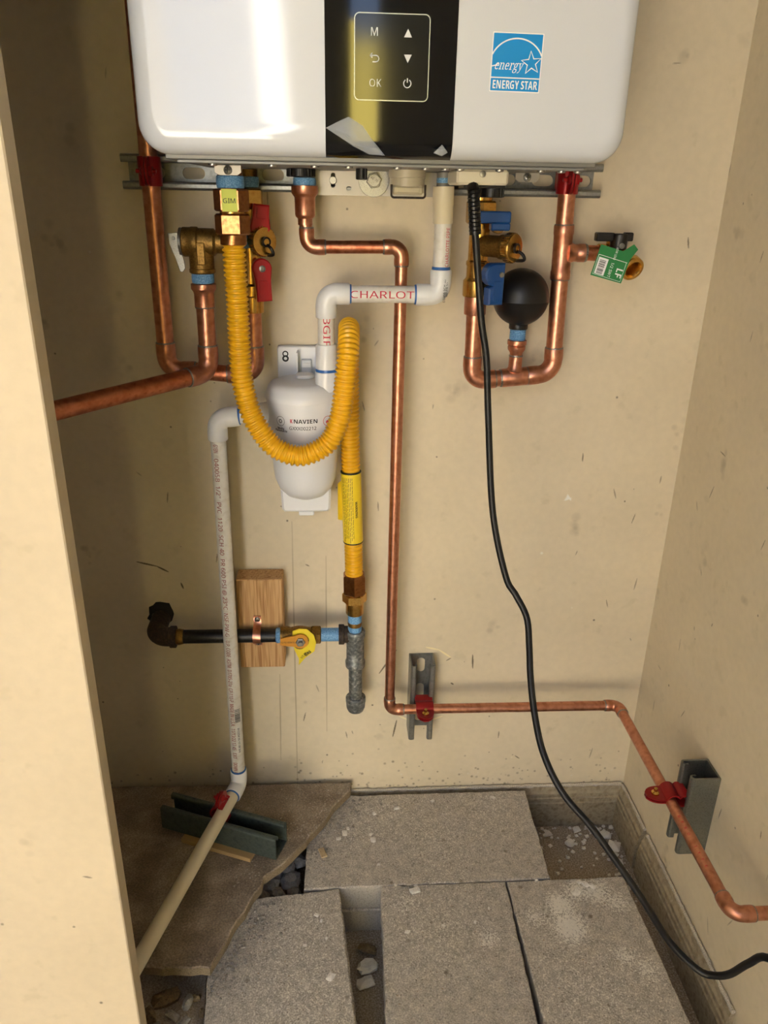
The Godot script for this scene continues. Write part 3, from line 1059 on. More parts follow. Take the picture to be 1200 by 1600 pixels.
func floor_things() -> void:
	uvo = Vector2(-0.45, 0)
	uvs = Vector2(1.0 / (1540 * 0.00065), 1.0 / (1000 * 0.00065))
	var tops := [
		[[Vector2(-0.052, 0.0195), Vector2(0.3375, 0.0175), Vector2(0.3335, 0.2125), Vector2(-0.056, 0.2180)], "grey concrete paver lying against the back wall, edge of the corner hole"],
		[[Vector2(0.0636, 0.2160), Vector2(0.2605, 0.2160), Vector2(0.2560, 0.6050), Vector2(0.0555, 0.6050)], "middle grey concrete paver between the open gap and the dusty paver"],
		[[Vector2(0.2630, 0.2158), Vector2(0.4510, 0.2138), Vector2(0.4640, 0.6040), Vector2(0.2690, 0.6050)], "grey concrete paver beside the right baseboard with white dust patches"],
		[[Vector2(-0.1950, 0.2370), Vector2(-0.0015, 0.2185), Vector2(0.0350, 0.5900), Vector2(-0.1580, 0.6100)], "turned grey concrete paver left of the open gap, partly under the brown sheet"],
	]
	var lows := ["lower concrete paver under the back wall paver, its face seen in the gap", "lower concrete paver under the middle paver", "lower concrete paver under the dusty paver at the right baseboard", "lower concrete paver under the turned paver left of the gap"]
	for k in 4:
		var out := ragged(tops[k][0], 0.009, 0.0006, 400 + k)
		slab("concrete_paver", out, 0.0465, 0.092, M.concrete, M.paver_top, tops[k][1], "paver", "concrete pavers")
		var shift := Vector2([0.001, 0.003, 0.002, 0.006][k], [0.0035, 0.003, 0.002, 0.004][k])
		var low := []
		for p in ragged(tops[k][0], 0.012, 0.0006, 500 + k):
			low.append(p + shift)
		slab("concrete_paver", low, 0.0, 0.0452, M.concrete, M.paver_top, lows[k], "paver", "concrete pavers")
	# the brown broken sheet on the left
	uvo = Vector2(-0.55, 0)
	uvs = Vector2(1.0 / (800 * 0.00075), 1.0 / (620 * 0.00075))
	var edge := [Vector2(-0.53, 0.0075), Vector2(-0.40, 0.0065), Vector2(-0.20, 0.009), Vector2(0.0215, 0.0115), Vector2(0.0185, 0.031), Vector2(-0.0117, 0.0715), Vector2(-0.0330, 0.1110), Vector2(-0.0630, 0.1535), Vector2(-0.0914, 0.1905), Vector2(-0.1180, 0.2145), Vector2(-0.1192, 0.2290), Vector2(-0.1307, 0.2470), Vector2(-0.1400, 0.2743), Vector2(-0.1551, 0.3024), Vector2(-0.1605, 0.3225), Vector2(-0.1665, 0.3352), Vector2(-0.1775, 0.3610), Vector2(-0.2666, 0.3560), Vector2(-0.52, 0.352)]
	slab("broken_sheet", ragged(edge, 0.012, 0.0009, 600), 0.1000, 0.1155, M.brown_edge, M.brown_sheet, "large brown broken sheet with jagged edge covering the left floor", "slab")
	# rubble
	rng.seed = 91
	var spots := [[-0.106, 0.150, 0.038], [-0.086, 0.142, 0.034], [-0.114, 0.176, 0.036], [-0.080, 0.168, 0.034], [-0.099, 0.196, 0.030], [-0.074, 0.192, 0.028], [-0.125, 0.200, 0.034], [-0.068, 0.128, 0.030]]
	for k in spots.size():
		var q: Array = spots[k]
		var s := S()
		var sz := Vector3(q[2] * rng.randf_range(0.9, 1.2), q[2] * rng.randf_range(0.5, 0.7), q[2] * rng.randf_range(0.8, 1.1))
		var at := Vector3(q[0], 0.048 + sz.y * 0.4, q[1])
		org = at
		lump(s, at, sz, 700 + k, Basis(Vector3.UP, rng.randf() * TAU))
		solo("rubble_stone", s, M.stone, "grey broken stone in the dark pocket beside the brown sheet edge", "stone", at, "stones in the floor pocket")
	var front := [[-0.238, 0.372, 0.046, 0.016], [-0.205, 0.385, 0.024, 0.012], [-0.252, 0.398, 0.026, 0.014], [-0.222, 0.402, 0.022, 0.012], [-0.198, 0.374, 0.018, 0.010], [-0.206, 0.410, 0.020, 0.010], [-0.186, 0.394, 0.016, 0.009], [-0.235, 0.424, 0.022, 0.012], [-0.212, 0.434, 0.018, 0.010]]
	for k in front.size():
		var q: Array = front[k]
		var s := S()
		var at := Vector3(q[0], 0.0 + mound(q[0], q[1]) + q[3] * 0.35, q[1])
		org = at
		lump(s, at, Vector3(q[2], q[3], q[2] * 0.55), 760 + k, Basis(Vector3.UP, 0.5 + k * 0.7 if k else 0.35))
		if k == 0:
			solo("rubble_stone", s, M.stone_brown, "largest tan stone lying just in front of the brown sheet", "stone", at, "stones on the loose soil")
		else:
			solo("rubble_stone", s, M.stone if k % 2 else M.stone_brown, "small stone on the loose soil in front of the brown sheet", "stone", at, "stones on the loose soil")
	var s := S()
	org = Vector3.ZERO
	var nx := 26
	var nz := 30
	for i in nx:
		for j in nz:
			var f := func(a: int, b: int) -> Vector3:
				var z := lerpf(0.30, 0.56, b / float(nz))
				var x := lerpf(-0.42, -0.199 + (z - 0.237) * 0.099, a / float(nx))
				return Vector3(x, mound(x, z), z)
			s.set_smooth_group(1)
			quad(s, f.call(i, j), f.call(i + 1, j), f.call(i + 1, j + 1), f.call(i, j + 1), Vector3.UP)
	var so := solo("loose_soil", s, M.soil, "heap of loose brown soil in front of the brown sheet", "soil", Vector3.ZERO)
	so.set_meta("kind", "stuff")
	# plaster chips
	var chips := [[0.1004, 0.0547, 0.010], [0.0555, 0.1254, 0.012], [0.1154, 0.230, 0.016], [0.385, 0.2281, 0.012], [0.3768, 0.2229, 0.009], [0.3945, 0.2321, 0.011], [0.3658, 0.2429, 0.014], [0.372, 0.236, 0.008], [-0.0133, 0.3655, 0.013], [-0.035, 0.2659, 0.008], [-0.028, 0.276, 0.006], [0.062, 0.176, 0.006], [0.0085, 0.109, 0.012], [-0.002, 0.120, 0.009], [0.014, 0.098, 0.007], [0.118, 0.219, 0.007], [0.086, 0.217, 0.006], [0.165, 0.040, 0.008], [0.275, 0.036, 0.009], [0.052, 0.112, 0.007], [0.152, 0.292, 0.006], [0.20, 0.288, 0.006], [0.098, 0.300, 0.008], [0.225, 0.265, 0.005], [-0.05, 0.315, 0.006], [-0.02, 0.305, 0.005], [0.31, 0.217, 0.006], [0.06, 0.066, 0.008]]
	var own := {1: "largest white plaster chip near the middle of the back wall paver", 2: "rounded white plaster chip at the back edge of the middle paver", 6: "largest white chip of the cluster on the dusty paver", 8: "largest white plaster chip on the turned left paver", 12: "white plaster chip beside the jagged edge of the brown sheet"}
	for k in chips.size():
		var q: Array = chips[k]
		var cs := S()
		var at := Vector3(q[0], 0.0925 + q[2] * 0.14, q[1])
		org = at
		lump(cs, at, Vector3(q[2] * 1.15, q[2] * 0.32, q[2] * 0.85), 800 + k, Basis(Vector3.UP, k * 1.7))
		var where := "back wall paver"
		if q[1] > 0.2165:
			where = "turned left paver" if q[0] < 0.03 else ("middle paver" if q[0] < 0.262 else "dusty paver at the right")
		var words := "small white plaster chip lying on the " + where
		if own.has(k):
			words = own[k]
		solo("plaster_chip", cs, M.plaster, words, "plaster chip", at, "plaster chips on the pavers")
	# grit scattered along the edge of the brown sheet
	var gs := S()
	org = Vector3.ZERO
	rng.seed = 97
	for k in 420:
		var e: Vector2 = edge[3 + rng.randi() % 14]
		var e2: Vector2 = edge[mini(edge.size() - 3, edge.find(e) + 1)]
		var g := e.lerp(e2, rng.randf()) + Vector2(absf(rng.randfn()) * 0.022, rng.randfn() * 0.012)
		if g.x < -0.19 or g.y < 0.03 or Geometry2D.is_point_in_polygon(g, PackedVector2Array(edge)):
			continue
		if g.x < -0.056 and g.y < 0.24:
			continue
		var r := rng.randf_range(0.0012, 0.0052)
		lump(gs, Vector3(g.x, 0.0922 + r * 0.2, g.y), Vector3(r * 1.2, r * 0.6, r), k, Basis(Vector3.UP, rng.randf() * TAU))
	so = solo("loose_grit", gs, M.stone, "loose grey grit scattered along the jagged edge of the brown sheet", "grit", Vector3.ZERO)
	so.set_meta("kind", "stuff")
	for q in [[-0.028, 0.149, "flat tan chip on the back paver near the brown sheet edge"]]:
		var cs := S()
		var at := Vector3(q[0], 0.0937, q[1])
		org = at
		cbox(cs, at, Vector3(0.010, 0.0028, 0.020), 0.0008, Basis(Vector3.UP, 0.35))
		solo("plaster_chip", cs, M.chip_tan, q[2], "plaster chip", at)
	var lumps := [[0.040, 0.288, 0.036, 0.016, 0.024, "larger white plaster lump in the gap between the pavers"], [0.037, 0.312, 0.030, 0.012, 0.020, "smaller white plaster lump in front of the larger one in the gap"]]
	for k in 2:
		var q: Array = lumps[k]
		var cs := S()
		var at := Vector3(q[0], q[3] * 0.5, q[1])
		org = at
		lump(cs, at, Vector3(q[2], q[3], q[4]), 850 + k, Basis(Vector3.UP, 0.3))
		solo("plaster_lump", cs, M.plaster, q[5], "plaster lump", at)
	var cs := S()
	var wat := Vector3(0.042, 0.008, 0.258)
	org = wat
	lump(cs, wat, Vector3(0.034, 0.014, 0.016), 870, Basis(Vector3.UP, -0.2))
	solo("wood_scrap", cs, M.stone_brown, "brown scrap lying in the gap behind the white plaster lumps", "scrap", wat)
	cs = S()
	wat = Vector3(0.5140, 0.0, 0.4520)
	org = wat
	lump(cs, wat + Vector3(0, 0.034, 0), Vector3(0.024, 0.078, 0.026), 872, Basis(Vector3.UP, 0.4))
	solo("plaster_lump", cs, M.chip_tan, "crumbling tan plaster lump at the near end of the right baseboard", "plaster lump", wat)
	# crumbs in the corner hole
	cs = S()
	org = Vector3.ZERO
	rng.seed = 95
	for k in 260:
		var x := rng.randf_range(0.345, 0.508)
		var z := rng.randf_range(0.018, 0.205)
		var near := maxf((x - 0.46) / 0.05, maxf((0.07 - z) / 0.05, 0.0))
		if rng.randf() > 0.2 + near:
			continue
		var r := rng.randf_range(0.0025, 0.009)
		lump(cs, Vector3(x, r * 0.3, z), Vector3(r, r * 0.6, r), k, Basis(Vector3.UP, rng.randf() * TAU))
	so = solo("plaster_crumbs", cs, M.plaster, "white plaster crumbs in the hole by the right corner", "crumbs", Vector3.ZERO)
	so.set_meta("kind", "stuff")
	for k in 7:
		var q: Array = [[0.488, 0.046, 0.024], [0.494, 0.075, 0.028], [0.470, 0.030, 0.020], [0.440, 0.028, 0.016], [0.492, 0.110, 0.020], [0.418, 0.060, 0.018], [0.385, 0.035, 0.015]][k]
		cs = S()
		var at := Vector3(q[0], q[2] * 0.3, q[1])
		org = at
		lump(cs, at, Vector3(q[2], q[2] * 0.6, q[2] * 0.9), 880 + k, Basis(Vector3.UP, k * 1.1))
		solo("plaster_lump", cs, M.plaster, "pale plaster lump in the hole by the right corner", "plaster lump", at, "plaster lumps in the corner hole")

func mound(x: float, z: float) -> float:
	return 0.072 + 0.010 * sin(x * 41.0 + 1.0) * cos(z * 37.0) + 0.005 * sin(x * 113.0) * sin(z * 97.0 + 2.0) - clampf((x + 0.19) * 0.4, 0.0, 0.03)

func loft(st: SurfaceTool, layers: Array) -> void:
	# layers of [z, outline]; outlines of equal length, back to front; front and back capped
	st.set_smooth_group(4)
	for i in layers.size() - 1:
		var a: Array = layers[i][1]
		var b: Array = layers[i + 1][1]
		var za: float = layers[i][0]
		var zb: float = layers[i + 1][0]
		var c := Vector2.ZERO
		for p in a:
			c += p
		c /= a.size()
		for k in a.size():
			var k2 := (k + 1) % a.size()
			var out := Vector3(a[k].x + a[k2].x - 2.0 * c.x, a[k].y + a[k2].y - 2.0 * c.y, 0)
			if absf(zb - za) < 1e-6:
				out = Vector3(0, 0, 1)
			quad(st, Vector3(a[k].x, a[k].y, za), Vector3(a[k2].x, a[k2].y, za), Vector3(b[k2].x, b[k2].y, zb), Vector3(b[k].x, b[k].y, zb), out.normalized() + Vector3(0, 0, 0.01))
	st.set_smooth_group(-1)
	for e in 2:
		var l: Array = layers[0 if e == 0 else layers.size() - 1]
		if e == 1:
			st.set_smooth_group(4)
		var ids := Geometry2D.triangulate_polygon(PackedVector2Array(l[1]))
		for t in range(0, ids.size(), 3):
			var v := []
			for q in 3:
				v.append(Vector3(l[1][ids[t + q]].x, l[1][ids[t + q]].y, l[0]))
			tri(st, v[0], v[1], v[2], Vector3(0, 0, -1.0 if e == 0 else 1.0))
	st.set_smooth_group(-1)

func heater() -> void:
	var t := thing("water_heater", "large glossy white tankless water heater with black control panel", "water heater", Vector3(0.045, 1.12, 0.03))
	var cx := 0.0448
	var hw := 0.2215
	var y0 := 1.1205
	var y1 := 1.815
	var cy := (y0 + y1) * 0.5
	var hh := (y1 - y0) * 0.5
	var st := S()
	var layers := [[0.07, rrect(cx, cy, hw, hh, 0.026, 10)], [0.2, rrect(cx, cy, hw, hh, 0.026, 10)]]
	for k in 10:
		var a := PI / 2 * k / 9.0
		var ins := 0.017 * (1.0 - cos(a))
		layers.append([0.318 + 0.017 * sin(a), rrect(cx, cy, hw - ins, hh - ins, 0.026 - ins * 0.6, 10)])
	loft(st, layers)
	part("front_cover", st, M.enamel, t)
	st = S()
	box(st, Vector3(cx - hw + 0.012, y0 + 0.004, 0.046), Vector3(cx + hw - 0.012, y1 - 0.006, 0.0695), 0.002)
	part("rear_casing", st, M.plate_grey, t)
	st = S()
	box(st, Vector3(cx - hw + 0.02, y0 - 0.0035, 0.046), Vector3(cx + hw - 0.02, y0 + 0.003, 0.312), 0.0008)
	part("bottom_plate", st, M.plate_grey, t)
	st = S()
	box(st, Vector3(cx - hw + 0.03, y0 - 0.0065, 0.298), Vector3(cx + hw - 0.03, y0 - 0.0037, 0.3105), 0.0006)
	part("front_flange", st, M.plate_grey, t)
	for x in [-0.115, -0.06, -0.02, 0.012, 0.058, 0.085, 0.104, 0.118, 0.156, 0.196, 0.216, 0.232]:
		st = S()
		lathe(st, Vector3(x, y0 - 0.0066, 0.304), Vector3.DOWN, [Vector2(0, -0.001), Vector2(0.0042, 0), Vector2(0.004, 0.0016), Vector2(0, 0.0024)], 12)
		part("screw", st, M.zinc, t)
	# black panel follows the face and its rounded lower edge
	st = S()
	var pf := []
	for k in 9:
		var a := PI / 2 * (1.0 - k / 8.0)
		pf.append(Vector2(y0 + 0.017 * (1.0 - cos(PI / 2 - a)) + 0.0, 0.0))
	pf.clear()
	for k in 10:
		var a := PI / 2 * (0.18 + 0.82 * k / 9.0)
		pf.append(Vector2(y0 + 0.017 - cos(a) * 0.0178, 0.318 + sin(a) * 0.0178))
	pf.append(Vector2(1.30, 0.3358))
	pf.append(Vector2(1.52, 0.3358))
	var xa := -0.0092
	var xb := 0.1052
	for i in pf.size() - 1:
		var p: Vector2 = pf[i]
		var q: Vector2 = pf[i + 1]
		st.set_smooth_group(5)
		quad(st, Vector3(xa, p.x, p.y), Vector3(xb, p.x, p.y), Vector3(xb, q.x, q.y), Vector3(xa, q.x, q.y), Vector3(0, -0.3, 1))
		st.set_smooth_group(-1)
		for x in [xa, xb]:
			quad(st, Vector3(x, p.x, p.y), Vector3(x, q.x, q.y), Vector3(x, q.x, q.y - 0.004), Vector3(x, p.x, p.y - 0.004), Vector3(x - cx, 0, 0))
	var panel := part("control_panel", st, M.black_glass, t)
	st = S()
	prism(st, rrect(0.0487, 1.1995, 0.0322, 0.0327, 0.004), Transform3D(Basis(), Vector3(0, 0, 0.3356)), 0.0009, 0.0003)
	part("display", st, M.display_glass, panel)
	st = S()
	flatband(st, rrect(0.0487, 1.1995, 0.0327, 0.0332, 0.0045), rrect(0.0487, 1.1995, 0.0319, 0.0324, 0.0038), Transform3D(Basis(), Vector3(0, 0, 0.3357)), 0.0011)
	part("display_outline", st, M.display_line, panel)
	var zi := 0.3366
	var fx := func(x: float, y: float) -> Transform3D: return Transform3D(Basis(), Vector3(x, y, zi))
	st = S()
	text_flat(st, "M", 0.0062, fx.call(0.0334, 1.2187))
	part("symbol", st, M.icon, panel)
	st = S()
	text_flat(st, "OK", 0.0058, fx.call(0.0345, 1.1801))
	part("symbol", st, M.icon, panel)
	st = S()
	prism(st, [Vector2(-0.0034, -0.003), Vector2(0.0034, -0.003), Vector2(0, 0.0034)], fx.call(0.0623, 1.2182), 0.0003)
	part("symbol", st, M.icon, panel)
	st = S()
	prism(st, [Vector2(-0.0034, 0.003), Vector2(0, -0.0034), Vector2(0.0034, 0.003)], fx.call(0.0626, 1.1993), 0.0003)
	part("symbol", st, M.icon, panel)
	st = S()
	var arc := [Vector2(-0.004, 0.0024), Vector2(0.0005, 0.0024)]
	for k in 9:
		var a := PI / 2 - PI * k / 8.0
		arc.append(Vector2(0.001 + cos(a) * 0.0024, sin(a) * 0.0024))
	arc.append(Vector2(-0.002, -0.0024))
	line2d(st, arc, 0.0008, fx.call(0.0340, 1.1986), 0.0003)
	line2d(st, [Vector2(-0.0022, 0.0042), Vector2(-0.0042, 0.0024), Vector2(-0.0022, 0.0006)], 0.0008, fx.call(0.0340, 1.1986), 0.0003)
	part("symbol", st, M.icon, panel)
	st = S()
	arc = []
	for k in 19:
		var a := PI / 2 + 0.55 + (TAU - 1.1) * k / 18.0
		arc.append(Vector2(cos(a), sin(a)) * 0.0032)
	line2d(st, arc, 0.0008, fx.call(0.0627, 1.1803), 0.0003)
	line2d(st, [Vector2(0, 0.0006), Vector2(0, 0.0040)], 0.0008, fx.call(0.0627, 1.1803), 0.0003)
	part("symbol", st, M.icon, panel)
	# blue efficiency sticker
	st = S()
	var tilt := Transform3D(Basis(Vector3.BACK, -0.012), Vector3(0.1583, 1.1988, 0.3351))
	prism(st, [Vector2(-0.0222, -0.0226), Vector2(0.0222, -0.0226), Vector2(0.0222, 0.0226), Vector2(-0.0222, 0.0226)], tilt, 0.0003)
	var sk := part("sticker", st, M.sticker_blue, t, "blue efficiency sticker with white lettering")
	var up := tilt * Transform3D(Basis(), Vector3(0, 0, 0.0003))
	st = S()
	flatband(st, rrect(0, 0, 0.0224, 0.0228, 0.0003, 1), rrect(0, 0, 0.0216, 0.0220, 0.0003, 1), up, 0.0001)
	line2d(st, [Vector2(-0.022, -0.0118), Vector2(0.022, -0.0118)], 0.0009, up, 0.0002)
	arc = []
	for k in 25:
		var a := 0.42 + (PI - 0.84) * k / 24.0
		arc.append(Vector2(cos(a) * 0.0238, -0.0028 + sin(a) * 0.0212))
	line2d(st, arc, 0.0011, up, 0.0002)
	var star := []
	for k in 10:
		var a := PI / 2 + 0.12 + TAU * k / 10.0
		star.append(Vector2(0.0132, 0.0002) + Vector2(cos(a), sin(a)) * (0.0092 if k % 2 == 0 else 0.0038))
	line2d(st, star, 0.0010, up, 0.0002, true)
	var slant := Basis(Vector3(1, 0, 0), Vector3(0.28, 1, 0), Vector3(0, 0, 1))
	text_fit(st, "energy", 0.0068, up * Transform3D(slant, Vector3(-0.0062, -0.0022, 0)), 0.0250, false, true)
	line2d(st, [Vector2(-0.0215, -0.0032), Vector2(-0.0175, -0.0022), Vector2(-0.0155, -0.0006)], 0.0008, up, 0.0002)
	text_fit(st, "ENERGY STAR", 0.0064, up * Transform3D(Basis(), Vector3(0, -0.0172, 0)), 0.0405, true)
	part("sticker_print", st, M.print_white, sk)
	# inlet filter cup with wire bail
	st = S()
	lathe(st, Vector3(0.0832, 1.0985, 0.12), Vector3.UP, [Vector2(0, 0), Vector2(0.0195, 0), Vector2(0.0205, 0.001), Vector2(0.0205, 0.010), Vector2(0.0216, 0.0105), Vector2(0.0216, 0.0185), Vector2(0, 0.0185)], 32)
	box(st, Vector3(0.0652, 1.0905, 0.112), Vector3(0.1012, 1.100, 0.139), 0.002)
	box(st, Vector3(0.0702, 1.0925, 0.139), Vector3(0.0962, 1.0982, 0.1402), 0.0008)
	var cup := part("filter_cup", st, M.cup_plastic, t, "translucent cream filter cup")
	st = S()
	sweep(st, round_path([Vector3(0.0636, 1.101, 0.1405), Vector3(0.0636, 1.0872, 0.1425), Vector3(0.1028, 1.0872, 0.1425), Vector3(0.1028, 1.101, 0.1405)], 0.003, 5), 0.0012, 8)
	part("wire_bail", st, M.iron_rusty, cup)
	# ribbed black caps
	for q in [[-0.0422, 0.085, 0.0175, 1.1080, 26, 1.1172], [0.0288, 0.15, 0.0066, 1.1050, 14, 1.1172]]:
		st = S()
		cyl(st, Vector3(q[0], q[3], q[1]), Vector3(q[0], q[5], q[1]), q[2] - 0.0008, 0.0006, 32)
		for k in int(q[4]):
			var a: float = TAU * k / q[4]
			var d := Vector3(cos(a), 0, sin(a))
			cbox(st, Vector3(q[0], (q[3] + q[5]) * 0.5, q[1]) + d * (q[2] - 0.0006), Vector3(0.0012, q[5] - q[3] - 0.001, q[2] * 0.13), 0.0003, Basis(d, Vector3.UP, d.cross(Vector3.UP)))
		part("black_cap", st, M.black_plastic, t, "ribbed black cap")
	# pale junction box with glands
	st = S()
	box(st, Vector3(0.1302, 1.1015, 0.125), Vector3(0.1872, 1.1170, 0.2), 0.0025)
	var jb := part("junction_box", st, M.box_cream, t, "cream junction box under the heater")
	st = S()
	lathe(st, Vector3(0.1585, 1.1125, 0.2001), Vector3.BACK, [Vector2(0.0035, 0), Vector2(0.0033, 0.001), Vector2(0, 0.0016)], 12)
	part("screw", st, M.zinc, jb)
	st = S()
	cyl(st, Vector3(0.175, 1.1014, 0.17), Vector3(0.175, 1.089, 0.17), 0.0135, 0.001, 20)
	for k in 14:
		var a := TAU * k / 14.0
		var d := Vector3(cos(a), 0, sin(a))
		cbox(st, Vector3(0.175, 1.095, 0.17) + d * 0.0136, Vector3(0.0016, 0.011, 0.002), 0.0003, Basis(d, Vector3.UP, d.cross(Vector3.UP)))
	box(st, Vector3(0.140, 1.0985, 0.15), Vector3(0.186, 1.1013, 0.19), 0.0006)
	part("cable_gland", st, M.black_plastic, jb)
	# screwed steel tabs
	for x in [-0.1183, 0.2255]:
		st = S()
		prism(st, [Vector2(x - 0.0145, 1.1168), Vector2(x - 0.0145, 1.1095), Vector2(x - 0.010, 1.1065), Vector2(x + 0.010, 1.1065), Vector2(x + 0.0145, 1.1095), Vector2(x + 0.0145, 1.1168)], Transform3D(Basis(), Vector3(0, 0, 0.1705 if x < 0 else 0.12)), 0.0015, 0.0003)
		part("steel_tab", st, M.bracket_steel, t)
		screw(t, Vector3(x, 1.1118, 0.1721 if x < 0 else 0.1216), Vector3.BACK, 0.0048, M.zinc)
	# peeling protective film on the panel
	var f := thing("plastic_film", "loose clear protective film peeling off the black panel corner", "film", Vector3(0.01, 1.123, 0.337))
	st = S()
	var fp := [Vector2(-0.0090, 1.1440), Vector2(0.0035, 1.1500), Vector2(0.0115, 1.1532), Vector2(0.0240, 1.1462), Vector2(0.0330, 1.1345), Vector2(0.0410, 1.1260), Vector2(0.0440, 1.1225), Vector2(0.0300, 1.1232), Vector2(0.0150, 1.1300), Vector2(0.0030, 1.1370)]
	film_sheet(st, fp, 0.3372, 0.014)
	part("film_sheet", st, M.film, f)
	st = S()
	film_sheet(st, [Vector2(0.0880, 1.1255), Vector2(0.0955, 1.1325), Vector2(0.1010, 1.1262), Vector2(0.0960, 1.1232)], 0.3368, 0.006)
	part("film_corner", st, M.film, f)

func film_sheet(st: SurfaceTool, poly: Array, z: float, lift: float) -> void:
	var c := Vector2.ZERO
	for p in poly:
		c += p
	c /= poly.size()
	var n := 5
	for i in poly.size():
		var a: Vector2 = poly[i]
		var b: Vector2 = poly[(i + 1) % poly.size()]
		for k in n:
			for sgn in [1.0, -1.0]:
				var P := func(p: Vector2, f: float) -> Vector3:
					var v := c.lerp(p, f)
					return Vector3(v.x, v.y, z + sgn * 0.00006 + lift * maxf(0.0, 0.35 - f * f * 0.35) + 0.0012 * sin(v.x * 420.0 + v.y * 260.0))
				st.set_smooth_group(7 if sgn > 0.0 else 8)
				var f0 := k / float(n)
				var f1 := (k + 1) / float(n)
				tri(st, P.call(a, f0), P.call(a, f1), P.call(b, f1), Vector3(0, 0, sgn))
				if k > 0:
					tri(st, P.call(a, f0), P.call(b, f1), P.call(b, f0), Vector3(0, 0, sgn))

func supports() -> void:
	# long rail
	var st := S()
	var at := Vector3(-0.266, 1.0905, 0.0)
	org = at
	var slots := []
	for k in 12:
		slots.append(0.0317 + 0.0508 * k)
	strut(st, Transform3D(Basis(Vector3.RIGHT, Vector3.UP, Vector3.BACK), Vector3(-0.266, 1.1110, 0.0005)), 0.608, slots)
	solo("strut_channel", st, M.strut_steel, "long horizontal slotted steel channel behind the heater's lower edge", "channel", at)
	# short upright channel on the back wall
	st = S()
	at = Vector3(0.139, 0.2, 0.0)
	org = at
	strut(st, Transform3D(Basis(Vector3.UP, Vector3.LEFT, Vector3.BACK), Vector3(0.1385, 0.2300, 0.0005)), 0.147, [0.0234, 0.0742, 0.1250])
	solo("strut_channel", st, M.strut_steel, "short upright steel channel on the back wall holding the thin copper pipe", "channel", at)
	# on the right wall
	st = S()
	at = Vector3(0.5, 0.21, 0.267)
	org = at
	strut(st, Transform3D(Basis(Vector3.UP, Vector3.FORWARD, Vector3.LEFT), Vector3(0.5265, 0.2165, 0.2690)), 0.136, [0.068])
	solo("strut_channel", st, M.galvanised, "short upright steel channel on the right wall", "channel", at)
	# lying on the brown sheet
	st = S()
	at = Vector3(-0.19, 0.124, 0.13)
	org = at
	var d := Vector3(0.931, 0, 0.365).normalized()
	strut(st, Transform3D(Basis(d, -d.cross(Vector3.UP), Vector3.UP), Vector3(-0.2830, 0.1245, 0.0960)), 0.205, [0.05, 0.1, 0.15])
	solo("strut_channel", st, M.strut_green, "dark grey channel lying on the brown sheet under the white drain pipe", "channel", at)
	st = S()
	at = Vector3(-0.19, 0.12, 0.142)
	org = at
	cbox(st, Vector3(-0.193, 0.1200, 0.1490), Vector3(0.124, 0.0082, 0.030), 0.0008, Basis(d, Vector3.UP, d.cross(Vector3.UP)))
	solo("wood_shim", st, M.shim_wood, "thin tan wood shim under the channel on the floor", "shim", at)
	# heater mounting bracket
	var b := thing("mounting_bracket", "pale steel mounting bracket with large bolt and washer below the panel", "bracket", Vector3(0.056, 1.087, 0.043))
	st = S()
	var xf := Transform3D(Basis(), Vector3(0, 0, 0.0425))
	slot_plate(st, xf, Vector2(-0.0302, 1.0880), Vector2(0.0090, 1.1165), Vector2(-0.0040, 1.1055), 0.0088, 0.0030, 0.0018, true)
	slot_plate(st, xf, Vector2(0.0090, 1.0880), Vector2(0.0240, 1.1030), Vector2(0.0160, 1.0965), 0.0032, 0.0024, 0.0018)
	box_in(st, xf, Vector3(0.0090, 1.1030, 0), Vector3(0.0240, 1.1165, 0.0018))
	prism(st, [Vector2(0.0240, 1.0880), Vector2(0.1320, 1.0880), Vector2(0.1370, 1.0892), Vector2(0.1405, 1.0925), Vector2(0.1420, 1.0975), Vector2(0.1420, 1.1165), Vector2(0.0240, 1.1165)], xf, 0.0018)
	part("plate", st, M.bracket_steel, b)
	st = S()
	cyl(st, Vector3(-0.004, 1.1055, 0.041), Vector3(-0.004, 1.1055, 0.0462), 0.0048, 0.0006, 16)
	part("stud", st, M.zinc, b)
	st = S()
	cyl(st, Vector3(0.0474, 1.1060, 0.0444), Vector3(0.0474, 1.1060, 0.0466), 0.0193, 0.0004, 40)
	part("washer", st, M.zinc, b)
	st = S()
	hexnut(st, Vector3(0.0474, 1.1060, 0.0467), Vector3(0.0474, 1.1060, 0.0535), 0.0098, 0.2)
	cyl(st, Vector3(0.0474, 1.1060, 0.053), Vector3(0.0474, 1.1060, 0.0541), 0.0074, 0.0004, 24)
	var bolt := part("bolt", st, M.zinc, b)
	st = S()
	text_flat(st, "A2-70", 0.0022, Transform3D(Basis(Vector3.BACK, -0.5), Vector3(0.0478, 1.1076, 0.0541)))
	part("stamping", st, M.print_black, bolt)
	# clamps
	clamp_on("pipe_clamp", "dark red clamp holding the left copper pipe on the long rail", Vector3(-0.2275, 1.1110, 0.0575), Vector3.UP, Vector3.BACK, 0.0111, 0.0165, 0.016)
	clamp_on("pipe_clamp", "dark red clamp holding the right copper pipe on the long rail", Vector3(0.2925, 1.1110, 0.0575), Vector3.UP, Vector3.BACK, 0.0111, 0.0165, 0.016)
	clamp_on("pipe_clamp", "red clamp on the short channel of the back wall", Vector3(0.1405, 0.3075, 0.0560), Vector3.RIGHT, Vector3.BACK, 0.0080, 0.0145, 0.022)
	clamp_on("pipe_clamp", "red round-eared clamp on the right wall channel", Vector3(0.4690, 0.3085, 0.2690), Vector3.BACK, Vector3.LEFT, 0.0080, 0.0145, 0.024)
	clamp_on("pipe_clamp", "red clamp on the white drain pipe at the floor channel", Vector3(-0.1880, 0.1795, 0.1330), Vector3(-0.278, 0, 0.960), Vector3.UP, 0.0107, 0.0155, 0.015)

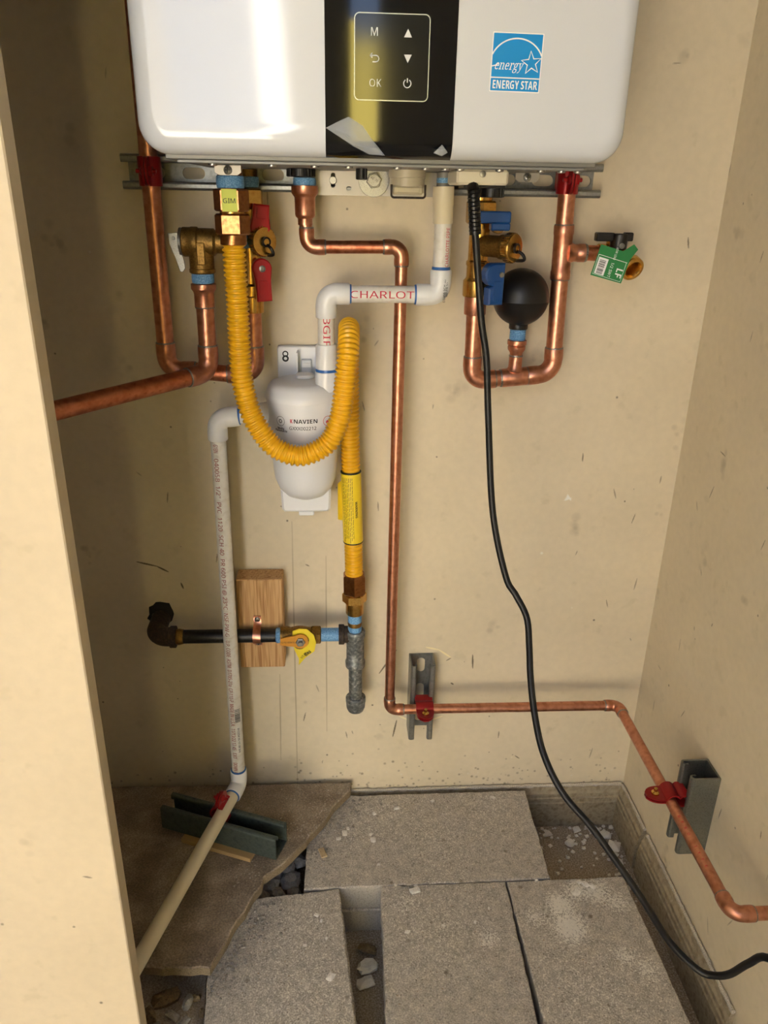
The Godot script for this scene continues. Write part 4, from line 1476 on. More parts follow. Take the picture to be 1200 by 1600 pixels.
func drop_cap(parent: Node3D, base: Vector3, dir: Vector3, strap_dir: Vector3) -> void:
	# knurled hose cap with a short strap
	dir = dir.normalized()
	var st := S()
	lathe(st, base, dir, [Vector2(0, 0), Vector2(0.0172, 0), Vector2(0.0176, 0.0008), Vector2(0.0176, 0.0095), Vector2(0.0168, 0.0110), Vector2(0.004, 0.0114), Vector2(0.0038, 0.0150), Vector2(0, 0.0154)], 40)
	var u := side_of(dir)
	var w := dir.cross(u)
	for k in 30:
		var a := TAU * k / 30.0
		var d := u * cos(a) + w * sin(a)
		cbox(st, base + d * 0.0177 + dir * 0.005, Vector3(0.0012, 0.0085, 0.0018), 0.0003, Basis(d, dir, d.cross(dir)))
	part("hose_cap", st, M.brass, parent)
	st = S()
	var tip := base + dir * 0.0135
	sweep(st, spline([tip + strap_dir * 0.0045, tip + strap_dir * 0.009 + dir * 0.004, tip + strap_dir * 0.0165 + dir * 0.001, tip + strap_dir * 0.0185 - dir * 0.012], 0.0015), 0.0021, 8)
	lathe(st, tip - dir * 0.001, dir, [Vector2(0.0034, 0), Vector2(0.0062, 0), Vector2(0.0062, 0.0024), Vector2(0.0034, 0.0024)], 20)
	part("cap_strap", st, M.black_plastic, parent)

func lever(parent: Node3D, m: Material, face: Vector3, along: Vector3, at: Vector3, length: float, wide: float, with_screw: bool) -> void:
	# ball valve handle: round boss, flat blade running from it
	var n := face.normalized()
	var a := along.normalized()
	var w := n.cross(a)
	var st := S()
	var xf := Transform3D(Basis(w, a, n), at)
	var poly := []
	for k in 13:
		var t := PI + PI * k / 12.0
		poly.append(Vector2(cos(t), sin(t)) * wide * 0.62)
	poly.append(Vector2(wide * 0.5, wide * 0.7))
	poly.append(Vector2(wide * 0.48, length))
	poly.append(Vector2(-wide * 0.48, length))
	poly.append(Vector2(-wide * 0.5, wide * 0.7))
	prism(st, poly, xf, 0.011, 0.0016)
	prism(st, rrect(0, length * 0.62, wide * 0.30, length * 0.26, 0.002, 3), xf * Transform3D(Basis(), Vector3(0, 0, 0.011)), 0.0008, 0.0004)
	var o := part("handle", st, m, parent)
	if with_screw:
		st = S()
		lathe(st, at + n * 0.011, n, [Vector2(0.0042, 0), Vector2(0.0040, 0.0016), Vector2(0.0022, 0.0022), Vector2(0.0020, 0.0012), Vector2(0, 0.0012)], 16)
		part("handle_screw", st, M.zinc, o)

func hot_side() -> void:
	var r := 0.0111
	var t := thing("hot_water_pipe", "copper pipe dropping left of the heater and looping up to the red valve", "copper pipe", Vector3(-0.2275, 0.866, 0.0575))
	var z := 0.0575
	pipe(t, Vector3(-0.2275, 1.75, z), Vector3(-0.2275, 0.9030, z), r, M.copper)
	elbow(t, Vector3(-0.2275, 0.8660, z), Vector3.UP, Vector3.RIGHT, r, 0.019, 0.018, M.copper, M.solder)
	pipe(t, Vector3(-0.1905, 0.8660, z), Vector3(-0.1470, 0.8620, z), r, M.copper_worn)
	elbow(t, Vector3(-0.1105, 0.8620, z), Vector3.LEFT, Vector3.UP, r, 0.019, 0.018, M.copper, M.solder)
	pipe(t, Vector3(-0.1105, 0.8990, z), Vector3(-0.1105, 0.9440, z), r, M.copper)
	# hot isolation valve
	t = thing("hot_isolation_valve", "brass isolation valve with two red handles behind the yellow gas hose", "valve", Vector3(-0.1105, 0.944, z))
	var st := S()
	lathe(st, Vector3(-0.1105, 0.9440, z), Vector3.UP, [Vector2(0, 0), Vector2(0.0145, 0), Vector2(0.0150, 0.002), Vector2(0.0150, 0.020), Vector2(0.0175, 0.022), Vector2(0.0175, 0.034), Vector2(0.0140, 0.037), Vector2(0.0140, 0.105), Vector2(0.0170, 0.108), Vector2(0.0170, 0.126), Vector2(0.0135, 0.128), Vector2(0.0135, 0.150), Vector2(0, 0.150)], 28)
	part("valve_body", st, M.brass, t)
	st = S()
	hexnut(st, Vector3(-0.1105, 1.0700, z), Vector3(-0.1105, 1.0940, z), 0.0205)
	part("union_nut", st, M.brass, t)
	ring(t, Vector3(-0.1105, 1.1015, z), Vector3.UP, 0.0150, 0.0062, M.tape_blue, "thread_tape")
	st = S()
	cyl(st, Vector3(-0.1105, 1.1070, z), Vector3(-0.1105, 1.1160, z), 0.0130)
	part("heater_nipple", st, M.brass_cast, t)
	var dir := Vector3(0.62, -0.02, 0.78).normalized()
	st = S()
	var b0 := Vector3(-0.1105, 1.0340, z)
	cyl(st, b0, b0 + dir * 0.022, 0.0120)
	hexnut(st, b0 + dir * 0.016, b0 + dir * 0.024, 0.0150)
	part("drain_branch", st, M.brass, t)
	drop_cap(t, b0 + dir * 0.0243, dir, Vector3(0.45, -0.88, 0.0).normalized())
	lever(t, M.handle_red, Vector3(0.25, 0, 0.97), Vector3(0.10, 1, 0), Vector3(-0.0960, 1.0500, 0.0740), 0.0265, 0.020, false)
	lever(t, M.handle_red, Vector3(0.25, 0, 0.97), Vector3(0.05, -1, 0), Vector3(-0.0960, 1.0010, 0.0740), 0.0400, 0.020, true)
	st = S()
	cyl(st, Vector3(-0.1105, 1.050, z), Vector3(-0.0960, 1.050, 0.0745), 0.0075)
	part("valve_stem", st, M.brass_cast, t)
	st = S()
	cyl(st, Vector3(-0.1105, 1.001, z), Vector3(-0.0960, 1.001, 0.0745), 0.0075)
	part("valve_stem", st, M.brass_cast, t)
	# relief valve
	var zr := 0.098
	var x := -0.1655
	t = thing("relief_valve", "cast brass relief valve with flat steel test lever left of the gas hose", "valve", Vector3(x, 0.99, zr))
	st = S()
	lathe(st, Vector3(x, 0.9960, zr), Vector3.UP, [Vector2(0, 0), Vector2(0.0142, 0), Vector2(0.0158, 0.0015), Vector2(0.0158, 0.005), Vector2(0.0150, 0.006), Vector2(0.0150, 0.020), Vector2(0.0150, 0.030), Vector2(0, 0.030)], 28)
	lathe(st, Vector3(x - 0.0215, 1.0325, zr), Vector3.RIGHT, [Vector2(0, 0), Vector2(0.0158, 0), Vector2(0.0172, 0.0012), Vector2(0.0172, 0.010), Vector2(0.0178, 0.011), Vector2(0.0178, 0.018), Vector2(0.0162, 0.020), Vector2(0.0162, 0.038), Vector2(0.0130, 0.041), Vector2(0.0130, 0.052), Vector2(0, 0.052)], 32)
	cbox(st, Vector3(x + 0.002, 1.020, zr + 0.0155), Vector3(0.010, 0.026, 0.003), 0.001)
	part("valve_body", st, M.brass_cast, t)
	st = S()
	lathe(st, Vector3(x - 0.0216, 1.0325, zr), Vector3.LEFT, [Vector2(0, 0), Vector2(0.0166, 0), Vector2(0.0164, 0.003), Vector2(0.012, 0.0042), Vector2(0.0062, 0.0045), Vector2(0.0056, 0.009), Vector2(0, 0.0092)], 32)
	part("spring_cap", st, M.zinc, t)
	st = S()
	var lx := Transform3D(Basis(Vector3.RIGHT, 0.0) * Basis(Vector3.BACK, 0.0), Vector3(x - 0.0318, 1.0325, zr + 0.006))
	var lp := [Vector2(-0.005, 0.0100), Vector2(0.006, 0.0110), Vector2(0.0075, -0.006), Vector2(0.0120, -0.022), Vector2(0.0125, -0.030), Vector2(0.0095, -0.0345), Vector2(0.0060, -0.034), Vector2(0.0020, -0.020), Vector2(-0.0045, -0.002)]
	prism(st, lp, lx, 0.0016, 0.0004)
	part("test_lever", st, M.zinc, t, "flat steel lever")
	st = S()
	cyl(st, lx * Vector3(0.001, 0.0045, -0.012), lx * Vector3(0.001, 0.0045, 0.0032), 0.0022, 0.0004, 14)
	part("lever_pin", st, M.zinc, t)
	ring(t, Vector3(x, 0.9905, zr), Vector3.UP, 0.0138, 0.0062, M.tape_blue, "thread_tape")
	st = S()
	cyl(st, Vector3(x, 0.986, zr), Vector3(x, 0.998, zr), 0.0126)
	part("threaded_nipple", st, M.copper, t)
	st = S()
	cyl(st, Vector3(x + 0.0300, 1.0325, zr), Vector3(-0.1105, 1.0325, z + 0.008), 0.0085)
	part("inlet_nipple", st, M.tape_blue, t)
	t = thing("relief_drain_pipe", "copper drain pipe running from the relief valve toward the left jamb", "copper pipe", Vector3(x, 0.873, zr))
	st = S()
	lathe(st, Vector3(x, 0.9560, zr), Vector3.UP, [Vector2(0, 0), Vector2(0.0124, 0), Vector2(0.0124, 0.016), Vector2(0.0136, 0.019), Vector2(0.0155, 0.0215), Vector2(0.0155, 0.0275), Vector2(0, 0.0275)], 24)
	part("adapter", st, M.copper, t)
	ring(t, Vector3(x, 0.9555, zr), Vector3.UP, 0.0124, 0.0014, M.solder)
	pipe(t, Vector3(x, 0.9560, zr), Vector3(x, 0.9080, zr), r, M.copper)
	var out := Vector3(-0.700, -0.055, 0.712).normalized()
	elbow(t, Vector3(x, 0.8730, zr), Vector3.UP, out, r, 0.018, 0.016, M.copper, M.solder)
	pipe(t, Vector3(x, 0.8730, zr) + out * 0.034, Vector3(x, 0.8730, zr) + out * 0.53, r, M.copper_worn)

func thin_copper() -> void:
	var r := 0.0080
	var z := 0.0650
	var t := thing("thin_copper_pipe", "thin copper pipe running down the middle of the back wall and along the right wall", "copper pipe", Vector3(0.0825, 0.3, z))
	var st := S()
	lathe(st, Vector3(-0.0390, 1.0530, z), Vector3.UP, [Vector2(0, 0), Vector2(0.0092, 0), Vector2(0.0092, 0.0075), Vector2(0.0118, 0.0095), Vector2(0.0125, 0.012), Vector2(0.0128, 0.032), Vector2(0.0150, 0.0350), Vector2(0.0165, 0.0370), Vector2(0.0165, 0.0455), Vector2(0, 0.0455)], 28)
	part("adapter", st, M.copper, t)
	ring(t, Vector3(-0.0390, 1.1030, z), Vector3.UP, 0.0140, 0.0048, M.tape_blue, "thread_tape")
	st = S()
	cyl(st, Vector3(-0.0390, 1.0980, z), Vector3(-0.0390, 1.1082, z), 0.0125)
	part("threaded_nipple", st, M.brass, t)
	var A := Vector3(-0.0375, 1.0265, z)
	var B := Vector3(0.0835, 1.0285, z)
	var C := Vector3(0.0825, 0.3070, 0.0590)
	var D := Vector3(0.4670, 0.3060, 0.0590)
	var E := Vector3(0.4655, 0.3060, 0.4640)
	var F := Vector3(0.5265, 0.3060, 0.4640)
	pipe(t, Vector3(-0.0390, 1.0540, z), A + Vector3.UP * 0.020, r, M.copper)
	elbow(t, A, Vector3.UP, B - A, r, 0.013, 0.010, M.copper, M.solder)
	pipe(t, A + (B - A).normalized() * 0.020, B - (B - A).normalized() * 0.020, r, M.copper_worn)
	elbow(t, B, A - B, C - B, r, 0.013, 0.010, M.copper, M.solder)
	pipe(t, B + (C - B).normalized() * 0.020, C - (C - B).normalized() * 0.020, r, M.copper)
	elbow(t, C, B - C, D - C, r, 0.013, 0.010, M.copper, M.solder)
	pipe(t, C + (D - C).normalized() * 0.020, D - (D - C).normalized() * 0.020, r, M.copper)
	elbow(t, D, C - D, E - D, r, 0.013, 0.010, M.copper, M.solder)
	pipe(t, D + (E - D).normalized() * 0.020, E - (E - D).normalized() * 0.020, r, M.copper)
	elbow(t, E, D - E, F - E, r, 0.014, 0.012, M.copper, M.solder)
	pipe(t, E + Vector3.RIGHT * 0.024, F, r, M.copper)
	st = S()
	for k in 9:
		var zz := 0.315 + k * 0.0105
		var q := D.lerp(E, (zz - 0.059) / 0.405)
		text_along(st, "CUPRO TYPE M"[k + 1], 0.0035, q, Vector3.BACK, Vector3(-0.45, 0.89, 0).normalized(), r)
	part("red_print", st, M.print_red, t, "faded red print along the pipe")

func cold_side() -> void:
	var r := 0.0111
	var z := 0.0575
	var t := thing("cold_water_pipe", "copper pipe looping from the right rail clamp under the black ball", "copper pipe", Vector3(0.245, 0.853, z))
	var top := Vector3(0.2925, 1.1160, z)
	var a := Vector3(0.2975, 0.8650, z)
	var b := Vector3(0.1850, 0.8540, z)
	var c := Vector3(0.1840, 0.9440, z)
	var tee := top.lerp(a, (1.1160 - 1.0240) / (1.1160 - 0.8650))
	var dn := (a - top).normalized()
	pipe(t, top, tee - dn * 0.028, r, M.copper)
	var st := S()
	lathe(st, tee - dn * 0.0335, dn, [Vector2(0, 0), Vector2(r + 0.0015, 0), Vector2(r + 0.0019, 0.001), Vector2(r + 0.0019, 0.010), Vector2(r + 0.0012, 0.012), Vector2(r + 0.0012, 0.055), Vector2(r + 0.0019, 0.057), Vector2(r + 0.0019, 0.066), Vector2(r + 0.0015, 0.067), Vector2(0, 0.067)], 24)
	lathe(st, tee, Vector3.RIGHT, [Vector2(0, 0), Vector2(0.0150, 0.006), Vector2(0.0112, 0.0155), Vector2(0.0110, 0.020), Vector2(0.0116, 0.021), Vector2(0.0116, 0.0290), Vector2(0, 0.0290)], 24)
	part("tee", st, M.copper, t)
	ring(t, tee - dn * 0.0335, dn, r + 0.0015, 0.0014, M.solder)
	ring(t, tee + dn * 0.0335, dn, r + 0.0015, 0.0014, M.solder)
	ring(t, tee + Vector3.RIGHT * 0.0295, Vector3.RIGHT, 0.0115, 0.0030, M.solder)
	pipe(t, tee + dn * 0.030, a - dn * 0.034, r, M.copper)
	elbow(t, a, top - a, b - a, r, 0.019, 0.016, M.copper, M.solder)
	var lf := (b - a).normalized()
	var br := a.lerp(b, 0.47)
	pipe(t, a + lf * 0.030, b - lf * 0.030, r, M.copper)
	st = S()
	lathe(st, br - lf * 0.018, lf, [Vector2(0, 0), Vector2(r + 0.0012, 0), Vector2(r + 0.0016, 0.001), Vector2(r + 0.0016, 0.035), Vector2(r + 0.0012, 0.036), Vector2(0, 0.036)], 24)
	lathe(st, br, Vector3.UP, [Vector2(0, 0), Vector2(0.0125, 0.009), Vector2(0.0092, 0.014), Vector2(0.0090, 0.0290), Vector2(0, 0.0290)], 24)
	part("tee", st, M.copper, t)
	ring(t, br - lf * 0.0185, lf, r + 0.0014, 0.0016, M.solder)
	ring(t, br + lf * 0.0185, lf, r + 0.0014, 0.0016, M.solder)
	elbow(t, b, a - b, Vector3.UP, r, 0.019, 0.014, M.copper, M.solder)
	pipe(t, b + Vector3.UP * 0.030, c, r, M.copper)
	# arrestor
	var bx := br.x
	st = S()
	lathe(st, Vector3(bx, br.y + 0.0290, z), Vector3.UP, [Vector2(0, 0), Vector2(0.0085, 0), Vector2(0.0088, 0.005), Vector2(0.0118, 0.009), Vector2(0.0122, 0.013), Vector2(0.0112, 0.014), Vector2(0.0130, 0.016), Vector2(0.0130, 0.0215), Vector2(0, 0.0215)], 24)
	part("adapter", st, M.copper, t)
	ring(t, Vector3(bx, br.y + 0.0295, z), Vector3.UP, 0.0095, 0.0014, M.solder)
	var y0 := br.y + 0.051
	t = thing("water_hammer_arrestor", "black ball-shaped water hammer arrestor standing on the copper loop", "arrestor", Vector3(bx, y0, z))
	st = S()
	cyl(st, Vector3(bx, y0, z), Vector3(bx, y0 + 0.0150, z), 0.0104)
	for k in 5:
		lathe(st, Vector3(bx, y0 + 0.0020 + k * 0.0026, z), Vector3.UP, [Vector2(0.0102, -0.001), Vector2(0.0112, 0), Vector2(0.0102, 0.001)], 24)
	part("taped_thread", st, M.tape_blue, t, "thread wrapped in light blue tape")
	st = S()
	var pr := [Vector2(0, 0.0145), Vector2(0.0120, 0.0145), Vector2(0.0126, 0.0155), Vector2(0.0126, 0.0205), Vector2(0.0120, 0.0215)]
	for k in 21:
		var an := -1.22 + (PI / 2 + 1.22) * k / 20.0
		var rr := 0.0372
		if absf(an + 0.08) < 0.09:
			rr = 0.0386
		pr.append(Vector2(maxf(cos(an), 0.0) * rr, 0.0562 + sin(an) * rr))
	pr[pr.size() - 1].x = 0.0
	lathe(st, Vector3(bx, y0, z), Vector3.UP, pr, 40)
	part("ball", st, M.black_plastic, t)
	# cold isolation valve
	t = thing("cold_isolation_valve", "brass isolation valve with two blue handles beside the black ball", "valve", Vector3(0.1840, 0.945, z))
	st = S()
	lathe(st, Vector3(0.1840, 0.9440, z), Vector3.UP, [Vector2(0, 0), Vector2(0.0140, 0), Vector2(0.0146, 0.001), Vector2(0.0146, 0.024), Vector2(0, 0.024)], 28)
	part("copper_socket", st, M.copper, t)
	st = S()
	lathe(st, Vector3(0.1840, 0.9675, z), Vector3.UP, [Vector2(0, 0), Vector2(0.0170, 0), Vector2(0.0178, 0.0015), Vector2(0.0178, 0.020), Vector2(0.0150, 0.023), Vector2(0.0142, 0.025), Vector2(0.0142, 0.038), Vector2(0.0152, 0.040), Vector2(0.0152, 0.044), Vector2(0.0132, 0.046), Vector2(0.0132, 0.090), Vector2(0, 0.090)], 28)
	part("valve_body", st, M.brass, t)
	st = S()
	hexnut(st, Vector3(0.1840, 1.0575, z), Vector3(0.1840, 1.0850, z), 0.0200)
	cyl(st, Vector3(0.1840, 1.0850, z), Vector3(0.1840, 1.1165, z), 0.0138)
	part("union_nut", st, M.brass, t)
	var dir := Vector3(0.70, -0.02, 0.71).normalized()
	var b0 := Vector3(0.1840, 1.0320, z + 0.002)
	st = S()
	lathe(st, b0, dir, [Vector2(0, 0), Vector2(0.0132, 0.004), Vector2(0.0134, 0.034), Vector2(0.0150, 0.0345), Vector2(0.0150, 0.0390), Vector2(0.0140, 0.0395), Vector2(0.0140, 0.0435), Vector2(0, 0.0435)], 28)
	part("drain_branch", st, M.brass_cast, t)
	drop_cap(t, b0 + dir * 0.0438, dir, Vector3(0.55, -0.80, 0.1).normalized())
	# upper handle swung across the pipe, lower handle in line with it
	st = S()
	box(st, Vector3(0.1650, 1.0595, 0.0820), Vector3(0.2155, 1.0735, 0.0960), 0.0015)
	box(st, Vector3(0.1915, 1.0510, 0.0790), Vector3(0.2155, 1.0600, 0.0960), 0.0015)
	part("handle", st, M.handle_blue, t)
	st = S()
	cyl(st, Vector3(0.2040, 1.0550, 0.060), Vector3(0.2040, 1.0550, 0.080), 0.0080)
	part("valve_stem", st, M.brass_cast, t)
	st = S()
	cyl(st, Vector3(0.1860, 0.9990, z), Vector3(0.1955, 0.9990, 0.0850), 0.0080)
	part("valve_stem", st, M.brass_cast, t)
	st = S()
	var f := Vector3(0.35, 0, 0.937).normalized()
	var lx := Transform3D(Basis(Vector3.UP.cross(f), Vector3.UP, f), Vector3(0.1965, 0.9985, 0.0850))
	var poly := []
	for k in 11:
		var an := PI / 2 + PI * k / 10.0
		poly.append(Vector2(-0.0010 + cos(an) * 0.0130, 0.0000 + sin(an) * 0.0140))
	poly.append(Vector2(-0.0080, -0.0165))
	poly.append(Vector2(-0.0080, -0.0375))
	poly.append(Vector2(0.0135, -0.0375))
	poly.append(Vector2(0.0145, 0.0140))
	prism(st, poly, lx, 0.0130, 0.0018)
	prism(st, rrect(0.004, -0.020, 0.006, 0.012, 0.002, 3), lx * Transform3D(Basis(), Vector3(0, 0, 0.013)), 0.0006, 0.0003)
	var hd := part("handle", st, M.handle_blue, t)
	st = S()
	lathe(st, lx * Vector3(0.0085, 0.0000, 0.0130), f, [Vector2(0.0034, 0), Vector2(0.0032, 0.0014), Vector2(0, 0.0018)], 14)
	part("handle_screw", st, M.zinc, hd)
	# small drain faucet on the tee branch
	var bib := thing("drain_faucet", "small brass drain faucet with black handle right of the cold pipe", "faucet", Vector3(0.35, 1.0, 0.0575))
	st = S()
	var tx := tee.x + 0.0290
	cyl(st, Vector3(tx, 1.0240, z), Vector3(tx + 0.020, 1.0240, z), 0.0098)
	part("stub", st, M.copper_worn, bib)
	st = S()
	cyl(st, Vector3(tx + 0.018, 1.0240, z), Vector3(0.3680, 1.0240, z), 0.0120)
	lathe(st, Vector3(0.3620, 1.0240, z), Vector3.UP, [Vector2(0, -0.014), Vector2(0.0145, -0.010), Vector2(0.0145, 0.008), Vector2(0.0100, 0.011), Vector2(0.0100, 0.0150), Vector2(0, 0.0150)], 24)
	sweep(st, round_path([Vector3(0.3620, 1.0240, z), Vector3(0.3690, 1.0230, z + 0.018), Vector3(0.3770, 1.0110, z + 0.028)], 0.006, 5), 0.0095, 20, false)
	var sd := Vector3(0.28, -0.42, 0.86).normalized()
	var sp := Vector3(0.3745, 1.0130, z + 0.024)
	lathe(st, sp, sd, [Vector2(0.0095, -0.004), Vector2(0.0115, 0.000), Vector2(0.0145, 0.002), Vector2(0.0152, 0.004), Vector2(0.0152, 0.014), Vector2(0.0142, 0.0155), Vector2(0.0112, 0.0155), Vector2(0.0104, 0.0140), Vector2(0.0072, 0.006), Vector2(0.0072, -0.002), Vector2(0, -0.002)], 32)
	part("faucet_body", st, M.brass, bib)
	st = S()
	box(st, Vector3(0.3330, 1.0395, 0.0620), Vector3(0.3565, 1.0500, 0.0740), 0.0012)
	cyl(st, Vector3(0.3640, 1.0300, 0.0690), Vector3(0.3640, 1.0490, 0.0690), 0.0108, 0.001, 20)
	box(st, Vector3(0.3700, 1.0400, 0.0630), Vector3(0.3810, 1.0505, 0.0740), 0.0012)
	part("handle", st, M.black_plastic, bib)
	st = S()
	lathe(st, Vector3(0.3650, 1.0345, 0.0795), Vector3.BACK, [Vector2(0.0036, 0), Vector2(0.0034, 0.0016), Vector2(0, 0.0022)], 14)
	part("handle_screw", st, M.zinc, bib)
	# green hang tag
	var g := thing("green_tag", "green hang tag with white barcode hanging from the small faucet", "tag", Vector3(0.345, 0.99, 0.1))
	st = S()
	# own axes of the tag: v runs from the eyelet down to the lower left edge
	var tag_at := Vector3(0.3475, 1.0140, 0.1000)
	var vx := Vector3(0.870, -0.235, 0.08).normalized()
	var vy := Vector3(0.440, 0.900, -0.10)
	vy = (vy - vx * vy.dot(vx)).normalized()
	var tf := Transform3D(Basis(vx, vy, vx.cross(vy)), tag_at)
	var gp := [Vector2(-0.0215, -0.0200), Vector2(0.0195, -0.0190), Vector2(0.0205, 0.0110), Vector2(0.0260, 0.0255), Vector2(0.0190, 0.0300), Vector2(0.0085, 0.0185), Vector2(-0.0210, 0.0185)]
	prism(st, gp, tf, 0.0005)
	var card := part("card", st, M.tag_green, g)
	var tp := tf * Transform3D(Basis(), Vector3(0, 0, 0.0005))
	st = S()
	prism(st, [Vector2(-0.0180, -0.0165), Vector2(-0.0055, -0.0165), Vector2(-0.0055, 0.0040), Vector2(-0.0180, 0.0040)], tp, 0.0002)
	line2d(st, [Vector2(-0.0195, 0.0065), Vector2(0.0185, 0.0065)], 0.0006, tp, 0.0002)
	line2d(st, [Vector2(0.0175, 0.0065), Vector2(0.0175, -0.0175), Vector2(-0.0195, -0.0175), Vector2(-0.0195, 0.0065)], 0.0005, tp, 0.0002)
	var side_on := Basis(Vector3.BACK, -PI / 2)
	text_flat(st, "LF", 0.0082, tp * Transform3D(side_on, Vector3(0.0122, -0.0080, 0)), 1.0, true)
	text_flat(st, "1/2 SWT", 0.0036, tp * Transform3D(side_on, Vector3(0.0010, -0.0070, 0)))
	text_flat(st, "LOW LEAD", 0.0022, tp * Transform3D(side_on, Vector3(0.0010, 0.0128, 0)), 0.8)
	part("card_print", st, M.print_white, card)
	st = S()
	var px := 0.0022
	rng.seed = 66
	while px < 0.0185:
		var w := rng.randf_range(0.0003, 0.0010)
		line2d(st, [Vector2(-0.0160, 0.0030 - px), Vector2(-0.0080, 0.0030 - px)], w, tp * Transform3D(Basis(), Vector3(0, 0, 0.0002)), 0.0001)
		px += w + rng.randf_range(0.0004, 0.0009)
	part("barcode", st, M.print_black, card)

func gas_line() -> void:
	var t := thing("gas_connector", "yellow corrugated flexible gas hose looping from the heater to the gas tee", "gas hose", Vector3(0.0, 0.47, 0.1))
	var x := -0.1190
	var z := 0.150
	ring(t, Vector3(x, 1.1000, z), Vector3.UP, 0.0158, 0.0068, M.tape_blue, "thread_tape")
	var st := S()
	cyl(st, Vector3(x, 1.0920, z), Vector3(x, 1.1165, z), 0.0142)
	part("inlet_nipple", st, M.bronze_nut, t)
	st = S()
	hexnut(st, Vector3(x, 1.0690, z), Vector3(x, 1.0930, z), 0.0200, PI / 6)
	var nut := part("hex_nut", st, M.bronze_nut, t)
	st = S()
	cyl(st, Vector3(x, 1.0665, z), Vector3(x, 1.0695, z), 0.0140)
	part("collar", st, M.brass, t)
	st = S()
	cbox(st, Vector3(x, 1.0810, z + 0.0176), Vector3(0.0170, 0.0236, 0.0004), 0.0001)
	part("nut_sticker", st, M.sticker_yellow, nut, "yellow paper sticker")
	st = S()
	text_flat(st, "GIM", 0.0048, Transform3D(Basis(), Vector3(x, 1.0805, z + 0.0179)), 1.15)
	part("sticker_print", st, M.print_black, nut)
	st = S()
	hexnut(st, Vector3(x, 1.0440, z), Vector3(x, 1.0668, z), 0.0200, PI / 6)
	part("hex_nut", st, M.bronze_nut, t)
	st = S()
	cyl(st, Vector3(x, 1.0330, z), Vector3(x, 1.0445, z), 0.0152)
	part("ferrule", st, M.bronze_nut, t)
	var path := [Vector3(x, 1.036, z), Vector3(-0.1188, 1.0000, z), Vector3(-0.1182, 0.9626, z), Vector3(-0.1185, 0.9224, z), Vector3(-0.1180, 0.8801, z), Vector3(-0.1124, 0.8469, z + 0.002), Vector3(-0.1025, 0.8196, z + 0.004), Vector3(-0.0800, 0.7894, z + 0.006), Vector3(-0.0470, 0.7780, z + 0.006), Vector3(-0.0135, 0.7934, z + 0.004), Vector3(0.0022, 0.8245, z + 0.002), Vector3(0.0080, 0.8576, z), Vector3(0.0112, 0.8880, z - 0.001), Vector3(0.0138, 0.9090, z - 0.006), Vector3(0.0148, 0.9262, z - 0.022), Vector3(0.0152, 0.9320, z - 0.046), Vector3(0.0156, 0.9210, z - 0.072), Vector3(0.0160, 0.8950, z - 0.088), Vector3(0.0168, 0.8300, z - 0.094), Vector3(0.0181, 0.7494, 0.0550), Vector3(0.0205, 0.6700, 0.0550), Vector3(0.0226, 0.6110, 0.0550), Vector3(0.0240, 0.5480, 0.0550)]
	var pitch := 0.0056
	var pts := spline(path, pitch / 8.0)
	var rr := []
	for i in pts.size():
		rr.append(0.0138 - 0.0027 * pow(0.5 + 0.5 * cos(TAU * (i % 8) / 8.0), 1.7))
	st = S()
	sweep(st, pts, rr, 24)
	part("hose", st, M.hose_yellow, t)
	# printed sleeve with its loose edge
	var a := Vector3(0.0188, 0.7210, 0.0550)
	var b := Vector3(0.0226, 0.6110, 0.0550)
	var ax := (b - a).normalized()
	st = S()
	lathe(st, a, ax, [Vector2(0.0134, 0), Vector2(0.0147, 0.0002), Vector2(0.0147, 0.110), Vector2(0.0134, 0.1102)], 32)
	strap(st, Transform3D(Basis(Vector3.RIGHT, Vector3.BACK, Vector3.DOWN), Vector3(0.0205, 0.6735, 0.0550)), [Vector2(-0.0130, -0.006), Vector2(-0.0165, -0.005), Vector2(-0.0205, -0.001)], [0.031, 0.031, 0.028], 0.0005)
	var lab := part("warning_label", st, M.label_yellow, t, "yellow printed warning label")
	for q in [a, b]:
		ring(t, q, ax, 0.0151, 0.0012, M.black_plastic, "label_band")
	st = S()
	var mid := (a + b) * 0.5
	var face := Vector3(0.42, 0, 0.91).normalized()
	text_along(st, "WARNING", 0.0034, mid, ax, face, 0.0147, 0.026, true)
	rng.seed = 12
	for row in 7:
		var ang := -0.95 + row * 0.17
		var f2 := Vector3(sin(ang), 0, cos(ang))
		var s := 0.006
		while s < 0.100:
			var l := rng.randf_range(0.003, 0.009)
			var o := a + ax * (s + l * 0.5) + f2 * 0.0147
			cbox(st, o, Vector3(0.0006, l, 0.0003), 0.00005, Basis(Vector3.UP.cross(f2), Vector3.UP, f2))
			s += l + 0.0012
	part("label_print", st, M.print_black, lab)
	# lower end
	st = S()
	hexnut(st, Vector3(0.0245, 0.5230, 0.055), Vector3(0.0240, 0.5560, 0.055), 0.0188, 0.0)
	part("hex_nut", st, M.bronze_nut, t)
	st = S()
	hexnut(st, Vector3(0.0248, 0.5080, 0.055), Vector3(0.0245, 0.5232, 0.055), 0.0188, PI / 6)
	lathe(st, Vector3(0.0252, 0.4870, 0.055), Vector3.UP, [Vector2(0, 0), Vector2(0.0128, 0), Vector2(0.0140, 0.002), Vector2(0.0140, 0.022), Vector2(0, 0.022)], 24)
	part("swivel_end", st, M.brass, t)
	# iron gas pipe
	var y := 0.4475
	var zg := 0.0520
	t = thing("gas_supply_pipe", "black iron gas pipe out of the wall with galvanised tee and capped leg", "gas pipe", Vector3(-0.15, y, zg))
	st = S()
	sweep(st, round_path([Vector3(-0.2860, y + 0.004, -0.002), Vector3(-0.2860, y + 0.001, zg), Vector3(-0.2540, y, zg)], 0.020, 8), [0.0150, 0.0150, 0.0150, 0.0150, 0.0150, 0.0150, 0.0150, 0.0150, 0.0150, 0.0150, 0.0150], 24)
